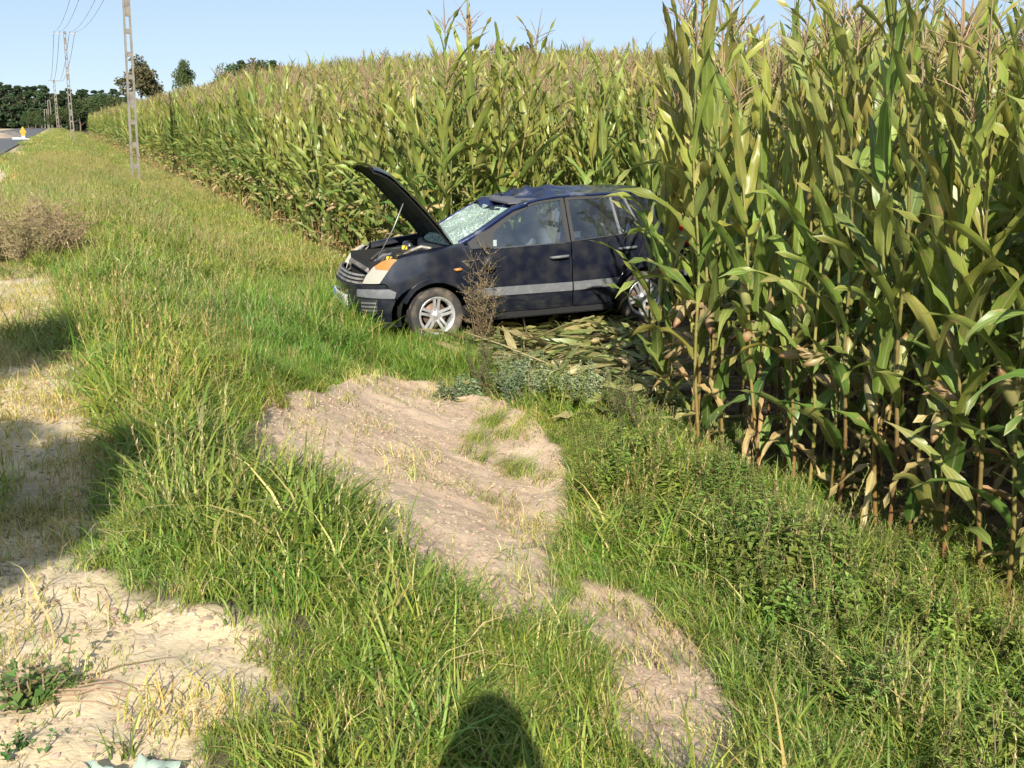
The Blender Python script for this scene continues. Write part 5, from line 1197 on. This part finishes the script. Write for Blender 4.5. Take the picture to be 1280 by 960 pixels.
# ------------------------------------------------------------------ behind the camera: an added tree shaped for its shadow, and the person whose shadow falls into the picture
def added_shadow_tree():
    t = empty('added_shadow_tree', (-3.05, -2.6, zt(-3.05, -2.6))); tag(t, 'added unseen tree behind the camera, shaped to cast a leafy shadow across the pale sand', 'tree')
    z0 = t.location.z; mb = MB(); P = [Vector((0, 0, -.1)), Vector((.03, 0, 1.5)), Vector((0, .03, 3.2)), Vector((-.1, .05, 4.6)), Vector((-.3, .1, 6.0))]; mb.tube(P, [.10, .085, .065, .045, .015], 9)
    blobs = [((-2.25, -2.85, 4.95), .72), ((-2.75, -2.75, 5.1), .8), ((-3.55, -2.4, 6.6), .7), ((-3.3, -2.6, 5.3), .7), ((-1.95, -2.7, 5.25), .38), ((-2.05, -3.0, 4.7), .4), ((-3.7, -2.7, 7.0), .5)]  # crown of the added tree, placed by where its shadow should land
    rg = np.random.default_rng(5); V = []; Fc = []; C = []
    for (bx, by, bz), r_ in blobs:
        c = Vector((bx + 3.05, by + 2.6, bz - z0)); k = P[2].lerp(P[3], .5 + .3 * (bz > 5.5)); mb.tube([k, k.lerp(c, .5) + Vector((0, 0, -.1)), c], [.035, .022, .006], 6)
        for i_ in range(int(7000 * r_ * r_)):
            d = rg.normal(size=3); d /= np.linalg.norm(d); p = np.array(c) + d * r_ * rg.random() ** .45 * np.array([1, 1, .62]); u_ = rg.normal(size=3); u_ /= np.linalg.norm(u_); v_ = np.cross(u_, rg.normal(size=3)); v_ /= np.linalg.norm(v_); l = rg.uniform(.06, .12)
            o = len(V); V += [p - u_ * l * .5, p + v_ * l * .3, p + u_ * l * .5, p - v_ * l * .3]; Fc.append((o, o + 1, o + 2, o + 3)); C += [DC[rg.integers(4)]] * 4
    link('crown', mesh('crown', V, Fc, C, smooth=False), M['tree'], t); mb.build('trunk', M['bark'], t, smooth=True)
added_shadow_tree()
def person():
    t = empty('person', (-.03, -.42, zt(.03, -.42))); tag(t, 'person in a dark jacket holding up a phone, casting the shadow on the near grass', 'person')
    J = {'pel': (0, 0, .95), 'sp': (0, -.01, 1.15), 'ch': (0, 0, 1.34), 'nk': (0, .02, 1.49), 'hd0': (0, .07, 1.60), 'hd': (0, .085, 1.71), 'hd2': (0, .075, 1.80)}
    rad = {'pel': .15, 'sp': .135, 'ch': .15, 'nk': .06, 'hd0': .075, 'hd': .095, 'hd2': .075}; E_ = [('pel', 'sp'), ('sp', 'ch'), ('ch', 'nk'), ('nk', 'hd0'), ('hd0', 'hd'), ('hd', 'hd2')]
    for s, n in ((-1, 'l'), (1, 'r')):
        for k, p, r in (('hip', (s * .10, 0, .88), .095), ('kn', (s * .12, .02, .49), .062), ('an', (s * .13, -.01, .09), .045), ('to', (s * .14, .14, .035), .04), ('sh', (s * .19, 0, 1.40), .068), ('el', (s * .25, .10, 1.20), .048), ('wr', (s * .115, .33, 1.50), .030), ('pa', (s * .09, .37, 1.56), .032)): J[k + n] = p; rad[k + n] = r
        E_ += [('pel', 'hip' + n), ('hip' + n, 'kn' + n), ('kn' + n, 'an' + n), ('an' + n, 'to' + n), ('ch', 'sh' + n), ('sh' + n, 'el' + n), ('el' + n, 'wr' + n), ('wr' + n, 'pa' + n)]
        for f in range(5):
            b = (s * (.085 - .004 * f), .385, 1.545 + .018 * f); m1 = (s * (.075), .395 + .004 * f, 1.55 + .020 * f); e = (s * (.045 + .004 * (f % 3)), .385, 1.555 + .019 * f)
            for k, p, r in (('fa', b, .010), ('fb', m1, .009), ('fc', e, .008)): J[k + n + str(f)] = p; rad[k + n + str(f)] = r
            E_ += [('pa' + n, 'fa' + n + str(f)), ('fa' + n + str(f), 'fb' + n + str(f)), ('fb' + n + str(f), 'fc' + n + str(f))]
    ks = list(J); me = bpy.data.meshes.new('body'); me.from_pydata([J[k] for k in ks], [(ks.index(a), ks.index(b)) for a, b in E_], []); o = link('body', me, M['jacket'], t)
    md = o.modifiers.new('skin', 'SKIN'); sv = me.skin_vertices[0].data
    for i, k in enumerate(ks): sv[i].radius = (rad[k], rad[k] * (.8 if k in ('pel', 'sp', 'ch') else 1)); sv[i].use_root = (k == 'pel')
    o.modifiers.new('sub', 'SUBSURF').levels = 1; o.modifiers['sub'].render_levels = 2
    mb = MB(); mb.lathe([(0, .115), (.05, .105), (.09, .06), (.102, .0), (.095, -.05)], 20, 'z', c=(0, .07, 1.75)); mb.build('hair', M['hair'], t, smooth=True)
    mb = MB(); mb.box((0, .395, 1.60), (.155, .008, .076)); mb.build('phone', M['black'], t, bevel=.003)
person()
